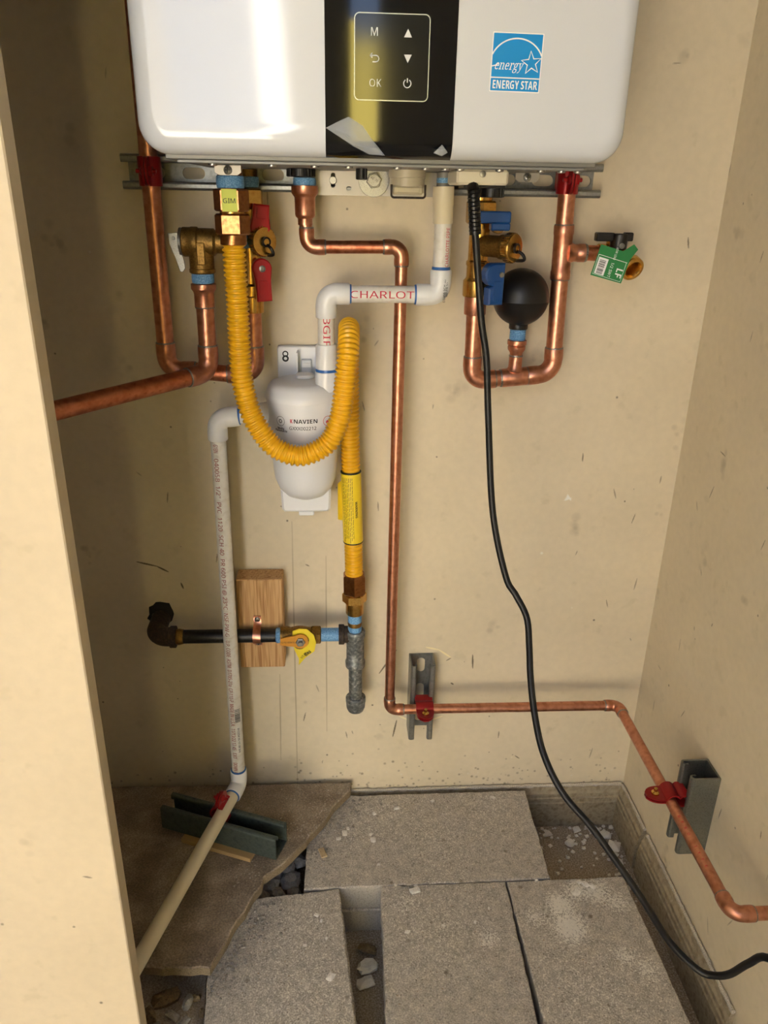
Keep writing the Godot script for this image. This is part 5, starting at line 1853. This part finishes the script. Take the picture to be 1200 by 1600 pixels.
	lathe(st, Vector3(-0.2620, y, zg), Vector3.RIGHT, [Vector2(0.014, 0), Vector2(0.0172, 0.001), Vector2(0.0172, 0.009), Vector2(0.0150, 0.010), Vector2(0, 0.010)], 24)
	part("elbow", st, M.iron_rusty, t)
	st = S()
	lathe(st, Vector3(-0.2520, y, zg), Vector3.RIGHT, [Vector2(0, 0), Vector2(0.0120, 0), Vector2(0.0128, 0.004), Vector2(0.0112, 0.011), Vector2(0, 0.011)], 20)
	part("joint_compound", st, M.brass_cast, t, "smeared yellowish joint compound")
	pipe(t, Vector3(-0.2450, y, zg), Vector3(-0.0930, y, zg), 0.0107, M.iron)
	st = S()
	lathe(st, Vector3(-0.0980, y, zg), Vector3.RIGHT, [Vector2(0, 0), Vector2(0.0112, 0), Vector2(0.0124, 0.002), Vector2(0.0116, 0.007), Vector2(0, 0.007)], 20)
	part("joint_compound", st, M.tape_blue, t)
	for q in [[-0.0275, 0.0060]]:
		st = S()
		cyl(st, Vector3(q[0], y, zg), Vector3(q[1], y, zg), 0.0107)
		part("taped_nipple", st, M.tape_blue, t, "short nipple wrapped in blue tape")
	st = S()
	cyl(st, Vector3(0.0254, 0.4450, 0.055), Vector3(0.0252, 0.4880, 0.055), 0.0107)
	part("taped_nipple", st, M.tape_blue, t)
	ring(t, Vector3(0.0253, 0.4690, 0.055), Vector3.UP, 0.0111, 0.0040, M.brass_cast, "bare_thread")
	st = S()
	lathe(st, Vector3(0.0262, 0.3905, 0.055), Vector3.UP, [Vector2(0, 0), Vector2(0.0150, 0), Vector2(0.0158, 0.002), Vector2(0.0158, 0.010), Vector2(0.0140, 0.013), Vector2(0.0138, 0.052), Vector2(0.0155, 0.055), Vector2(0.0155, 0.064), Vector2(0.0145, 0.066), Vector2(0, 0.066)], 28)
	part("tee", st, M.galv_pipe, t)
	st = S()
	cyl(st, Vector3(0.0262, y, zg), Vector3(0.0020, y, zg), 0.0135)
	lathe(st, Vector3(0.0040, y, zg), Vector3.RIGHT, [Vector2(0, -0.004), Vector2(0.0155, -0.004), Vector2(0.0160, -0.003), Vector2(0.0160, 0.004), Vector2(0.0145, 0.005), Vector2(0, 0.005)], 24)
	part("tee_branch", st, M.iron_rusty, t)
	pipe(t, Vector3(0.0270, 0.3300, 0.055), Vector3(0.0262, 0.3920, 0.055), 0.0107, M.galv_pipe, "drip_nipple")
	st = S()
	lathe(st, Vector3(0.0272, 0.3020, 0.055), Vector3.UP, [Vector2(0, 0), Vector2(0.0080, 0.0005), Vector2(0.0130, 0.004), Vector2(0.0152, 0.010), Vector2(0.0156, 0.020), Vector2(0.0162, 0.021), Vector2(0.0162, 0.0285), Vector2(0.0150, 0.030), Vector2(0, 0.030)], 28)
	part("end_cap", st, M.galv_pipe, t)
	# gas valve
	t = thing("gas_shutoff_valve", "small brass gas shutoff valve with amber lever in the iron pipe", "valve", Vector3(-0.06, y, zg))
	st = S()
	lathe(st, Vector3(-0.0910, y, zg), Vector3.RIGHT, [Vector2(0, 0), Vector2(0.0135, 0), Vector2(0.0142, 0.002), Vector2(0.0142, 0.012), Vector2(0.0128, 0.016), Vector2(0.0148, 0.026), Vector2(0.0148, 0.034), Vector2(0.0128, 0.044), Vector2(0.0128, 0.050), Vector2(0, 0.050)], 28)
	hexnut(st, Vector3(-0.0430, y, zg), Vector3(-0.0280, y, zg), 0.0158, PI / 6)
	cyl(st, Vector3(-0.0600, y, zg), Vector3(-0.0600, y, 0.0800), 0.0090)
	part("valve_body", st, M.brass_cast, t)
	st = S()
	var poly := []
	for k in 13:
		var an := -PI * 0.72 + PI * 1.44 * k / 12.0
		poly.append(Vector2(cos(an), sin(an)) * 0.0125)
	poly.append(Vector2(-0.0300, 0.0058))
	poly.append(Vector2(-0.0310, 0.0040))
	poly.append(Vector2(-0.0310, -0.0050))
	poly.append(Vector2(-0.0300, -0.0070))
	prism(st, poly, Transform3D(Basis(), Vector3(-0.0585, 0.4545, 0.0802)), 0.0026, 0.0005)
	var lv := part("lever", st, M.lever_amber, t)
	st = S()
	text_flat(st, "1/2 PSI 600WOG", 0.0022, Transform3D(Basis(), Vector3(-0.0780, 0.4532, 0.0828)), 0.75)
	part("lever_print", st, M.print_black, lv)
	st = S()
	hexnut(st, Vector3(-0.0585, 0.4545, 0.0828), Vector3(-0.0585, 0.4545, 0.0870), 0.0072)
	cyl(st, Vector3(-0.0585, 0.4545, 0.0865), Vector3(-0.0585, 0.4545, 0.0895), 0.0034, 0.0005, 14)
	part("lever_nut", st, M.zinc, t)
	var g := thing("yellow_tag", "torn yellow paper tag hanging behind the amber gas lever", "tag", Vector3(-0.057, 0.41, 0.076))
	st = S()
	var tp := [Vector2(-0.0140, 0.0150), Vector2(-0.0040, 0.0205), Vector2(0.0080, 0.0180), Vector2(0.0180, 0.0080), Vector2(0.0215, -0.0060), Vector2(0.0190, -0.0200), Vector2(0.0050, -0.0320), Vector2(-0.0060, -0.0470), Vector2(-0.0055, -0.0330), Vector2(-0.0115, -0.0180), Vector2(-0.0150, -0.0020)]
	for i in tp.size():
		var p: Vector2 = tp[i]
		var q: Vector2 = tp[(i + 1) % tp.size()]
		for sgn in [1.0, -1.0]:
			var P := func(v: Vector2) -> Vector3: return Vector3(-0.0565 + v.x, 0.4545 + v.y, 0.0775 + sgn * 0.00015 + 0.0014 * sin(v.y * 130.0 + v.x * 210.0))
			st.set_smooth_group(7 if sgn > 0.0 else 8)
			var m := Vector2(0.001, -0.004)
			tri(st, P.call(m), P.call(m.lerp(p, 0.5)), P.call(m.lerp(q, 0.5)), Vector3(0, 0, sgn))
			quad(st, P.call(m.lerp(p, 0.5)), P.call(p), P.call(q), P.call(m.lerp(q, 0.5)), Vector3(0, 0, sgn))
	var card := part("paper", st, M.tag_yellow, g)
	st = S()
	text_flat(st, "GAS", 0.0046, Transform3D(Basis(Vector3.BACK, 0.7), Vector3(-0.0480, 0.4310, 0.0792)), 1.0, true)
	text_flat(st, "1/2 IN", 0.0034, Transform3D(Basis(Vector3.BACK, 0.9), Vector3(-0.0545, 0.4270, 0.0792)))
	part("paper_print", st, M.print_black, card)
	# timber backing block, strap
	st = S()
	var at := Vector3(-0.122, 0.379, 0.0)
	org = at
	box(st, Vector3(-0.1580, 0.3790, 0.0003), Vector3(-0.0870, 0.5385, 0.0380), 0.0015)
	solo("wood_block", st, M.pine, "pale pine block on the wall behind the black gas pipe", "wood block", at)
	t = thing("pipe_strap", "copper two-hole strap fixing the black pipe to the wood block", "pipe strap", Vector3(-0.1275, y, 0.0385))
	st = S()
	var sp := [Vector2(0.0280, 0.0393), Vector2(0.0150, 0.0393)]
	for k in 13:
		var an := -0.15 + (PI + 0.3) * k / 12.0
		sp.append(Vector2(cos(an) * 0.0118, zg + sin(an) * 0.0118))
	sp.append(Vector2(-0.0150, 0.0393))
	sp.append(Vector2(-0.0250, 0.0393))
	var hws := []
	for p in sp:
		hws.append(0.0060)
	strap(st, Transform3D(Basis(Vector3.UP, Vector3.BACK, Vector3.RIGHT), Vector3(-0.1275, y, 0)), sp, hws, 0.0014)
	part("strap_band", st, M.copper, t)
	screw(t, Vector3(-0.1275, y + 0.0220, 0.0401), Vector3.BACK, 0.0046, M.zinc)
	screw(t, Vector3(-0.1275, y - 0.0200, 0.0401), Vector3.BACK, 0.0046, M.zinc)
	# ragged dark hole edge where the pipe leaves the wall
	st = S()
	at = Vector3(-0.286, 0.452, 0.001)
	org = at
	var o := []
	var inn := []
	rng.seed = 17
	for k in 20:
		var an := TAU * k / 20.0
		o.append(Vector2(-0.2850, 0.4590) + Vector2(cos(an), sin(an)) * rng.randf_range(0.0185, 0.0250))
		inn.append(Vector2(-0.2860, 0.4515) + Vector2(cos(an), sin(an)) * 0.0152)
	flatband(st, o, inn, Transform3D(Basis(), Vector3(0, 0, 0.0002)), 0.0014)
	solo("wall_hole_filler", st, M.dark, "ragged black filler round the gas elbow at the wall", "filler", at)

func condensate() -> void:
	var r := 0.0107
	var z := 0.0900
	var t := thing("condensate_pipe", "white plastic pipe stepping from the heater down to the white neutraliser", "plastic pipe", Vector3(0.06, 0.87, z))
	var A := Vector3(0.1320, 0.9725, z)
	var B := Vector3(-0.0135, 0.9725, z)
	var st := S()
	cyl(st, Vector3(0.1305, 1.0980, z), Vector3(0.1305, 1.1165, z), 0.0085)
	part("outlet", st, M.plate_grey, t)
	ring(t, Vector3(0.1305, 1.1070, z), Vector3.UP, 0.0088, 0.0038, M.tape_blue, "thread_tape")
	st = S()
	lathe(st, Vector3(0.1318, 1.0580, z), Vector3(-0.0013, 0.042, 0), [Vector2(0, 0), Vector2(0.0120, 0), Vector2(0.0124, 0.001), Vector2(0.0124, 0.020), Vector2(0.0130, 0.021), Vector2(0.0130, 0.0425), Vector2(0, 0.0425)], 32)
	part("adapter", st, M.pvc_cream, t)
	var pp := pipe(t, Vector3(0.1319, 1.0590, z), A + Vector3.UP * 0.030, r, M.pvc_pipe)
	st = S()
	text_along(st, "CHARLOTTE PIPE", 0.0048, Vector3(0.1319, 1.0305, z), Vector3.UP, Vector3(0.55, 0, 0.84).normalized(), r, 0.046)
	part("red_print", st, M.print_red, pp)
	ring(t, A + Vector3.UP * 0.0325, Vector3.UP, 0.0118, 0.0022, M.glue_blue, "glue_ring")
	st = S()
	pvc_elbow(st, A, Vector3.UP, Vector3.LEFT, 0.0310)
	var el := part("elbow", st, M.pvc_white, t)
	st = S()
	text_along(st, "D2466 SCH 40", 0.0024, A + Vector3.UP * 0.006, Vector3.UP, Vector3(0.28, 0, 0.96).normalized(), 0.0133, 0.028)
	text_along(st, "NSF-PW 1/2", 0.0022, A + Vector3.UP * 0.008, Vector3.UP, Vector3(0.52, 0, 0.85).normalized(), 0.0133, 0.018)
	part("black_print", st, M.print_black, el)
	ring(t, A + Vector3.LEFT * 0.0315, Vector3.LEFT, 0.0125, 0.0016, M.glue_blue, "glue_ring")
	pp = pipe(t, A + Vector3.LEFT * 0.020, B + Vector3.RIGHT * 0.020, r, M.pvc_pipe)
	st = S()
	text_along(st, "CHARLOT", 0.0086, Vector3(0.0570, 0.9725, z), Vector3.RIGHT, Vector3(0, 0.04, 0.999).normalized(), r, 0.082)
	part("red_print", st, M.print_red, pp)
	ring(t, B + Vector3.RIGHT * 0.0310, Vector3.RIGHT, 0.0120, 0.0012, M.glue_blue, "glue_ring")
	st = S()
	pvc_elbow(st, B, Vector3.RIGHT, Vector3.DOWN, 0.0300)
	part("elbow", st, M.pvc_white, t)
	pp = pipe(t, B + Vector3.DOWN * 0.020, Vector3(-0.0142, 0.8990, z), r, M.pvc_pipe)
	st = S()
	text_along(st, "BGIF0", 0.0086, Vector3(-0.0138, 0.9215, z), Vector3.DOWN, Vector3(0.05, 0, 1).normalized(), r, 0.048)
	part("red_print", st, M.print_red, pp)
	st = S()
	lathe(st, Vector3(-0.0142, 0.8745, z), Vector3.UP, [Vector2(0, 0), Vector2(0.0138, 0), Vector2(0.0138, 0.0330), Vector2(0.0130, 0.0345), Vector2(0, 0.0345)], 32)
	part("coupling", st, M.pvc_white, t)
	ring(t, Vector3(-0.0142, 0.8745, z), Vector3.UP, 0.0143, 0.0028, M.glue_blue, "glue_ring")
	# neutraliser
	t = thing("condensate_neutraliser", "white cylindrical condensate neutraliser on the wall behind the hose loop", "neutraliser", Vector3(-0.0455, 0.655, 0.07))
	var c := Vector3(-0.0455, 0, 0.0700)
	st = S()
	lathe(st, Vector3(c.x, 0.6880, c.z), Vector3.UP, [Vector2(0, 0.0), Vector2(0.016, 0.0015), Vector2(0.028, 0.007), Vector2(0.037, 0.017), Vector2(0.0425, 0.031), Vector2(0.0445, 0.045), Vector2(0.0462, 0.094), Vector2(0.0495, 0.0955), Vector2(0.0500, 0.098), Vector2(0.0505, 0.150), Vector2(0, 0.150)], 48)
	part("cup", st, M.white_plastic, t)
	st = S()
	lathe(st, Vector3(c.x, 0.8340, c.z), Vector3.UP, [Vector2(0.0500, 0), Vector2(0.0522, 0.0008), Vector2(0.0522, 0.0062), Vector2(0.0505, 0.0095), Vector2(0.0478, 0.016), Vector2(0.0440, 0.0205), Vector2(0.0380, 0.0228), Vector2(0, 0.0240)], 48)
	cyl(st, Vector3(-0.0142, 0.8480, z), Vector3(-0.0142, 0.8735, z), 0.0150, 0.0006, 28)
	cyl(st, Vector3(-0.0440, 0.8570, 0.0560), Vector3(-0.0440, 0.8625, 0.0560), 0.0130, 0.0012, 24)
	part("lid", st, M.white_plastic, t)
	st = S()
	prism(st, [Vector2(-0.0360, 0.0), Vector2(-0.0345, -0.0305), Vector2(-0.0310, -0.0345), Vector2(0.0310, -0.0345), Vector2(0.0345, -0.0305), Vector2(0.0360, 0.0)], Transform3D(Basis(), Vector3(c.x, 0.7000, c.z - 0.030)), 0.034, 0.003)
	box(st, Vector3(c.x - 0.0110, 0.6590, c.z - 0.020), Vector3(c.x + 0.0110, 0.6660, c.z + 0.002), 0.0015)
	part("drain_foot", st, M.white_plastic, t)
	st = S()
	var bp := Transform3D(Basis(), Vector3(0, 0, 0.0004))
	prism(st, rrect(-0.0555, 0.8580, 0.0285, 0.0335, 0.004), bp, 0.012, 0.0015)
	for x in [-0.0555, -0.0285]:
		box(st, Vector3(x - 0.0012, 0.8420, 0.0115), Vector3(x + 0.0012, 0.8860, 0.0320), 0.0005)
	box(st, Vector3(-0.0820, 0.8415, 0.0115), Vector3(-0.0290, 0.8440, 0.036), 0.0005)
	box(st, Vector3(-0.0500, 0.8440, 0.0120), Vector3(-0.0360, 0.8740, 0.0200), 0.001)
	var br := part("wall_bracket", st, M.white_plastic, t)
	st = S()
	prism(st, rrect(-0.0430, 0.8665, 0.0060, 0.0032, 0.0012, 3), Transform3D(Basis(), Vector3(0, 0, 0.0200)), 0.0012, 0.0003)
	part("clip", st, M.print_white, br)
	st = S()
	prism(st, [Vector2(-0.0460, 0.8540), Vector2(-0.0400, 0.8540), Vector2(-0.0430, 0.8500)], Transform3D(Basis(), Vector3(0, 0, 0.0201)), 0.0004)
	flatband(st, circle(-0.0725, 0.8810, 0.0042), circle(-0.0725, 0.8810, 0.0026), Transform3D(Basis(), Vector3(0, 0, 0.0125)), 0.0006)
	flatband(st, circle(-0.0725, 0.8745, 0.0046), circle(-0.0725, 0.8745, 0.0022), Transform3D(Basis(), Vector3(0, 0, 0.0125)), 0.0006)
	part("keyhole_mark", st, M.print_black, br)
	# printing on the cup
	st = S()
	var ax := Vector3(c.x, 0, c.z)
	text_round(st, "NAVIEN", 0.0052, ax + Vector3.UP * 0.8130, Vector3(0.075, 0, 0.997).normalized(), 0.0506, 0.0315, true)
	text_round(st, "GXXX002212", 0.0044, ax + Vector3.UP * 0.8035, Vector3(0.0, 0, 1.0), 0.0506, 0.0360)
	ring_on(st, ax + Vector3.UP * 0.8115, -0.62, 0.0506, 0.0066, 0.0005)
	ring_on(st, ax + Vector3.UP * 0.8115, -0.62, 0.0506, 0.0026, 0.0010)
	text_round(st, "Media", 0.0022, ax + Vector3.UP * 0.8015, Vector3(sin(-0.62), 0, cos(-0.62)), 0.0506)
	text_round(st, "Flammable", 0.0018, ax + Vector3.UP * 0.7985, Vector3(sin(-0.62), 0, cos(-0.62)), 0.0506)
	part("black_print", st, M.print_black, t)
	st = S()
	text_round(st, "K", 0.0052, ax + Vector3.UP * 0.8130, Vector3(sin(-0.305), 0, cos(-0.305)), 0.0506, 0.0040, true)
	ring_on(st, ax + Vector3.UP * 0.8115, 0.68, 0.0506, 0.0066, 0.0006)
	ring_on(st, ax + Vector3.UP * 0.8100, 0.68, 0.0506, 0.0022, 0.0018)
	part("red_print", st, M.print_red, t)
	# outlet drain
	t = thing("condensate_drain_pipe", "long white plastic drain pipe with red print, bending forward over the floor", "plastic pipe", Vector3(-0.165, 0.12, 0.08))
	var zz := 0.0800
	var C := Vector3(-0.1630, 0.8060, zz)
	var D := Vector3(-0.1665, 0.1800, zz)
	var fwd := Vector3(-0.278, -0.004, 0.960).normalized()
	st = S()
	cyl(st, Vector3(-0.0850, 0.8160, 0.0760), C + Vector3(0.030, 0.004, 0), r, 0.0006, 28)
	part("pipe", st, M.pvc_white, t)
	st = S()
	cyl(st, Vector3(-0.0900, 0.8150, 0.0760), Vector3(-0.1080, 0.8130, 0.0770), 0.0135, 0.0008, 28)
	part("coupling", st, M.pvc_white, t)
	ring(t, C + Vector3(0.0300, 0.0035, 0), Vector3.RIGHT, 0.0124, 0.0018, M.glue_blue, "glue_ring")
	st = S()
	pvc_elbow(st, C, Vector3(1, 0.12, 0), D - C, 0.0300)
	part("elbow", st, M.pvc_white, t)
	var dn := (D - C).normalized()
	pp = pipe(t, C + dn * 0.020, D - dn * 0.020, r, M.pvc_pipe)
	st = S()
	var face := Vector3(-0.26, 0, 0.966).normalized()
	var words := [["G1BN", 0.040, 0.012], ["04005B  1/2\"  PVC  1120  SCH 40  PR 600 PSI @ 23\u00b0C", 0.172, 0.236], ["NSF-PW-G", 0.316, 0.040], ["U.P. CODE  ASTM  D1785-21a  CP-110-P  MADE IN U.S.A.  11/13/22 17 45", 0.446, 0.205], ["EXT", 0.560, 0.012], ["DOWN A", 0.585, 0.022]]
	for w in words:
		text_along(st, w[0], 0.0062, C + dn * w[1], dn, (face - dn * face.dot(dn)).normalized(), r, w[2])
	part("red_print", st, M.print_rust, pp)
	st = S()
	var side := Vector3(0.50, 0, 0.866)
	rng.seed = 44
	var s := 0.470
	while s < 0.495:
		var w := rng.randf_range(0.0006, 0.0020)
		text_bar(st, C + dn * s, dn, side, r, w, 0.42)
		s += w + rng.randf_range(0.0006, 0.0014)
	text_along(st, "012234 55 17 18 3/4", 0.0030, C + dn * 0.530, dn, (side - dn * side.dot(dn)).normalized(), r, 0.048)
	part("black_print", st, M.print_black, pp)
	ring(t, D - dn * 0.0300, dn, 0.0125, 0.0016, M.glue_blue, "glue_ring")
	st = S()
	pvc_elbow(st, D, -dn, fwd, 0.0290)
	part("elbow", st, M.pvc_white, t)
	ring(t, D + fwd * 0.0295, fwd, 0.0124, 0.0014, M.glue_blue, "glue_ring")
	pipe(t, D + fwd * 0.020, D + fwd * 0.40, r, M.pvc_cream)

func circle(x: float, y: float, r: float) -> Array:
	var out := []
	for k in 24:
		out.append(Vector2(x + cos(TAU * k / 24.0) * r, y + sin(TAU * k / 24.0) * r))
	return out

func text_bar(st: SurfaceTool, p: Vector3, along: Vector3, face: Vector3, r: float, w: float, half: float) -> void:
	face = (face - along * face.dot(along)).normalized()
	var top := face.cross(along)
	for k in 4:
		var a0 := lerpf(-half, half, k / 4.0)
		var a1 := lerpf(-half, half, (k + 1) / 4.0)
		var d0 := (face * cos(a0) + top * sin(a0)) * (r + 0.0003)
		var d1 := (face * cos(a1) + top * sin(a1)) * (r + 0.0003)
		quad(st, p + d0, p + d1, p + d1 + along * w, p + d0 + along * w, d0)

func ring_on(st: SurfaceTool, p: Vector3, ang: float, r: float, rad: float, w: float) -> void:
	for k in 28:
		var q := []
		for e in [[k, rad], [k + 1, rad], [k + 1, rad - w], [k, rad - w]]:
			var a: float = TAU * e[0] / 28.0
			var b: float = ang + cos(a) * e[1] / r
			q.append(p + Vector3(sin(b), 0, cos(b)) * (r + 0.0003) + Vector3.UP * sin(a) * e[1])
		quad(st, q[0], q[1], q[2], q[3], Vector3(sin(ang), 0, cos(ang)))

func pvc_elbow(st: SurfaceTool, c: Vector3, da: Vector3, db: Vector3, l: float) -> void:
	da = da.normalized()
	db = db.normalized()
	var t := 0.0135
	var mid := round_path([c + da * l, c, c + db * l], t, 10)
	var p := []
	var rr := []
	for i in mid.size():
		if i == 0:
			for q in [[l, 0.0126], [l - 0.0012, 0.0136], [t + 0.002, 0.0136]]:
				p.append(c + da * q[0])
				rr.append(q[1])
		elif i == mid.size() - 1:
			for q in [[t + 0.002, 0.0136], [l - 0.0012, 0.0136], [l, 0.0126]]:
				p.append(c + db * q[0])
				rr.append(q[1])
		else:
			p.append(mid[i])
			rr.append(0.0133)
	sweep(st, p, rr, 28)

func cord() -> void:
	var t := thing("power_cord", "black power cord hanging from the junction box and trailing out to the right", "power cord", Vector3(0.25, 0.28, 0.4))
	var pts := [Vector3(0.1485, 1.1010, 0.190), Vector3(0.1495, 1.0944, 0.200), Vector3(0.1530, 1.0617, 0.200), Vector3(0.1573, 1.0281, 0.200), Vector3(0.1665, 0.9581, 0.203), Vector3(0.1748, 0.9146, 0.207), Vector3(0.1803, 0.8472, 0.215), Vector3(0.1893, 0.7331, 0.240), Vector3(0.2060, 0.6579, 0.265), Vector3(0.2184, 0.6364, 0.275), Vector3(0.2314, 0.6115, 0.287), Vector3(0.2331, 0.5815, 0.305), Vector3(0.2324, 0.5501, 0.327), Vector3(0.2351, 0.5131, 0.353), Vector3(0.2420, 0.4798, 0.382), Vector3(0.2609, 0.4468, 0.410), Vector3(0.2955, 0.4118, 0.435), Vector3(0.3449, 0.3486, 0.470), Vector3(0.3787, 0.2993, 0.490), Vector3(0.4080, 0.2766, 0.510), Vector3(0.4216, 0.2798, 0.520), Vector3(0.4325, 0.2947, 0.530), Vector3(0.4409, 0.3287, 0.543), Vector3(0.4493, 0.3544, 0.557), Vector3(0.4650, 0.3650, 0.60), Vector3(0.4900, 0.3300, 0.68), Vector3(0.5400, 0.2000, 0.78), Vector3(0.6200, -0.0500, 0.86), Vector3(0.7500, -0.1140, 0.92), Vector3(1.1, -0.1145, 1.0)]
	var st := S()
	sweep(st, spline(pts, 0.006), 0.0041, 14)
	part("cable", st, M.black_rubber, t)
	st = S()
	var bp := [Vector3(0.1488, 1.1008, 0.192), Vector3(0.1495, 1.0944, 0.1995), Vector3(0.1530, 1.0617, 0.2000), Vector3(0.1543, 1.0500, 0.2000)]
	sweep(st, spline(bp, 0.0042), 0.0066, 16)
	var sp := spline(bp, 0.0042)
	for i in range(2, sp.size() - 1):
		lathe(st, sp[i], Vector3(0.08, -1, 0.02), [Vector2(0.006, -0.0012), Vector2(0.0074, 0), Vector2(0.006, 0.0012)], 16)
	part("strain_relief", st, M.black_plastic, t)

func _ready() -> void:
	make_light()
	make_materials()
	room()
	heater()
	supports()
	hot_side()
	thin_copper()
	cold_side()
	gas_line()
	condensate()
	cord()
	floor_things()
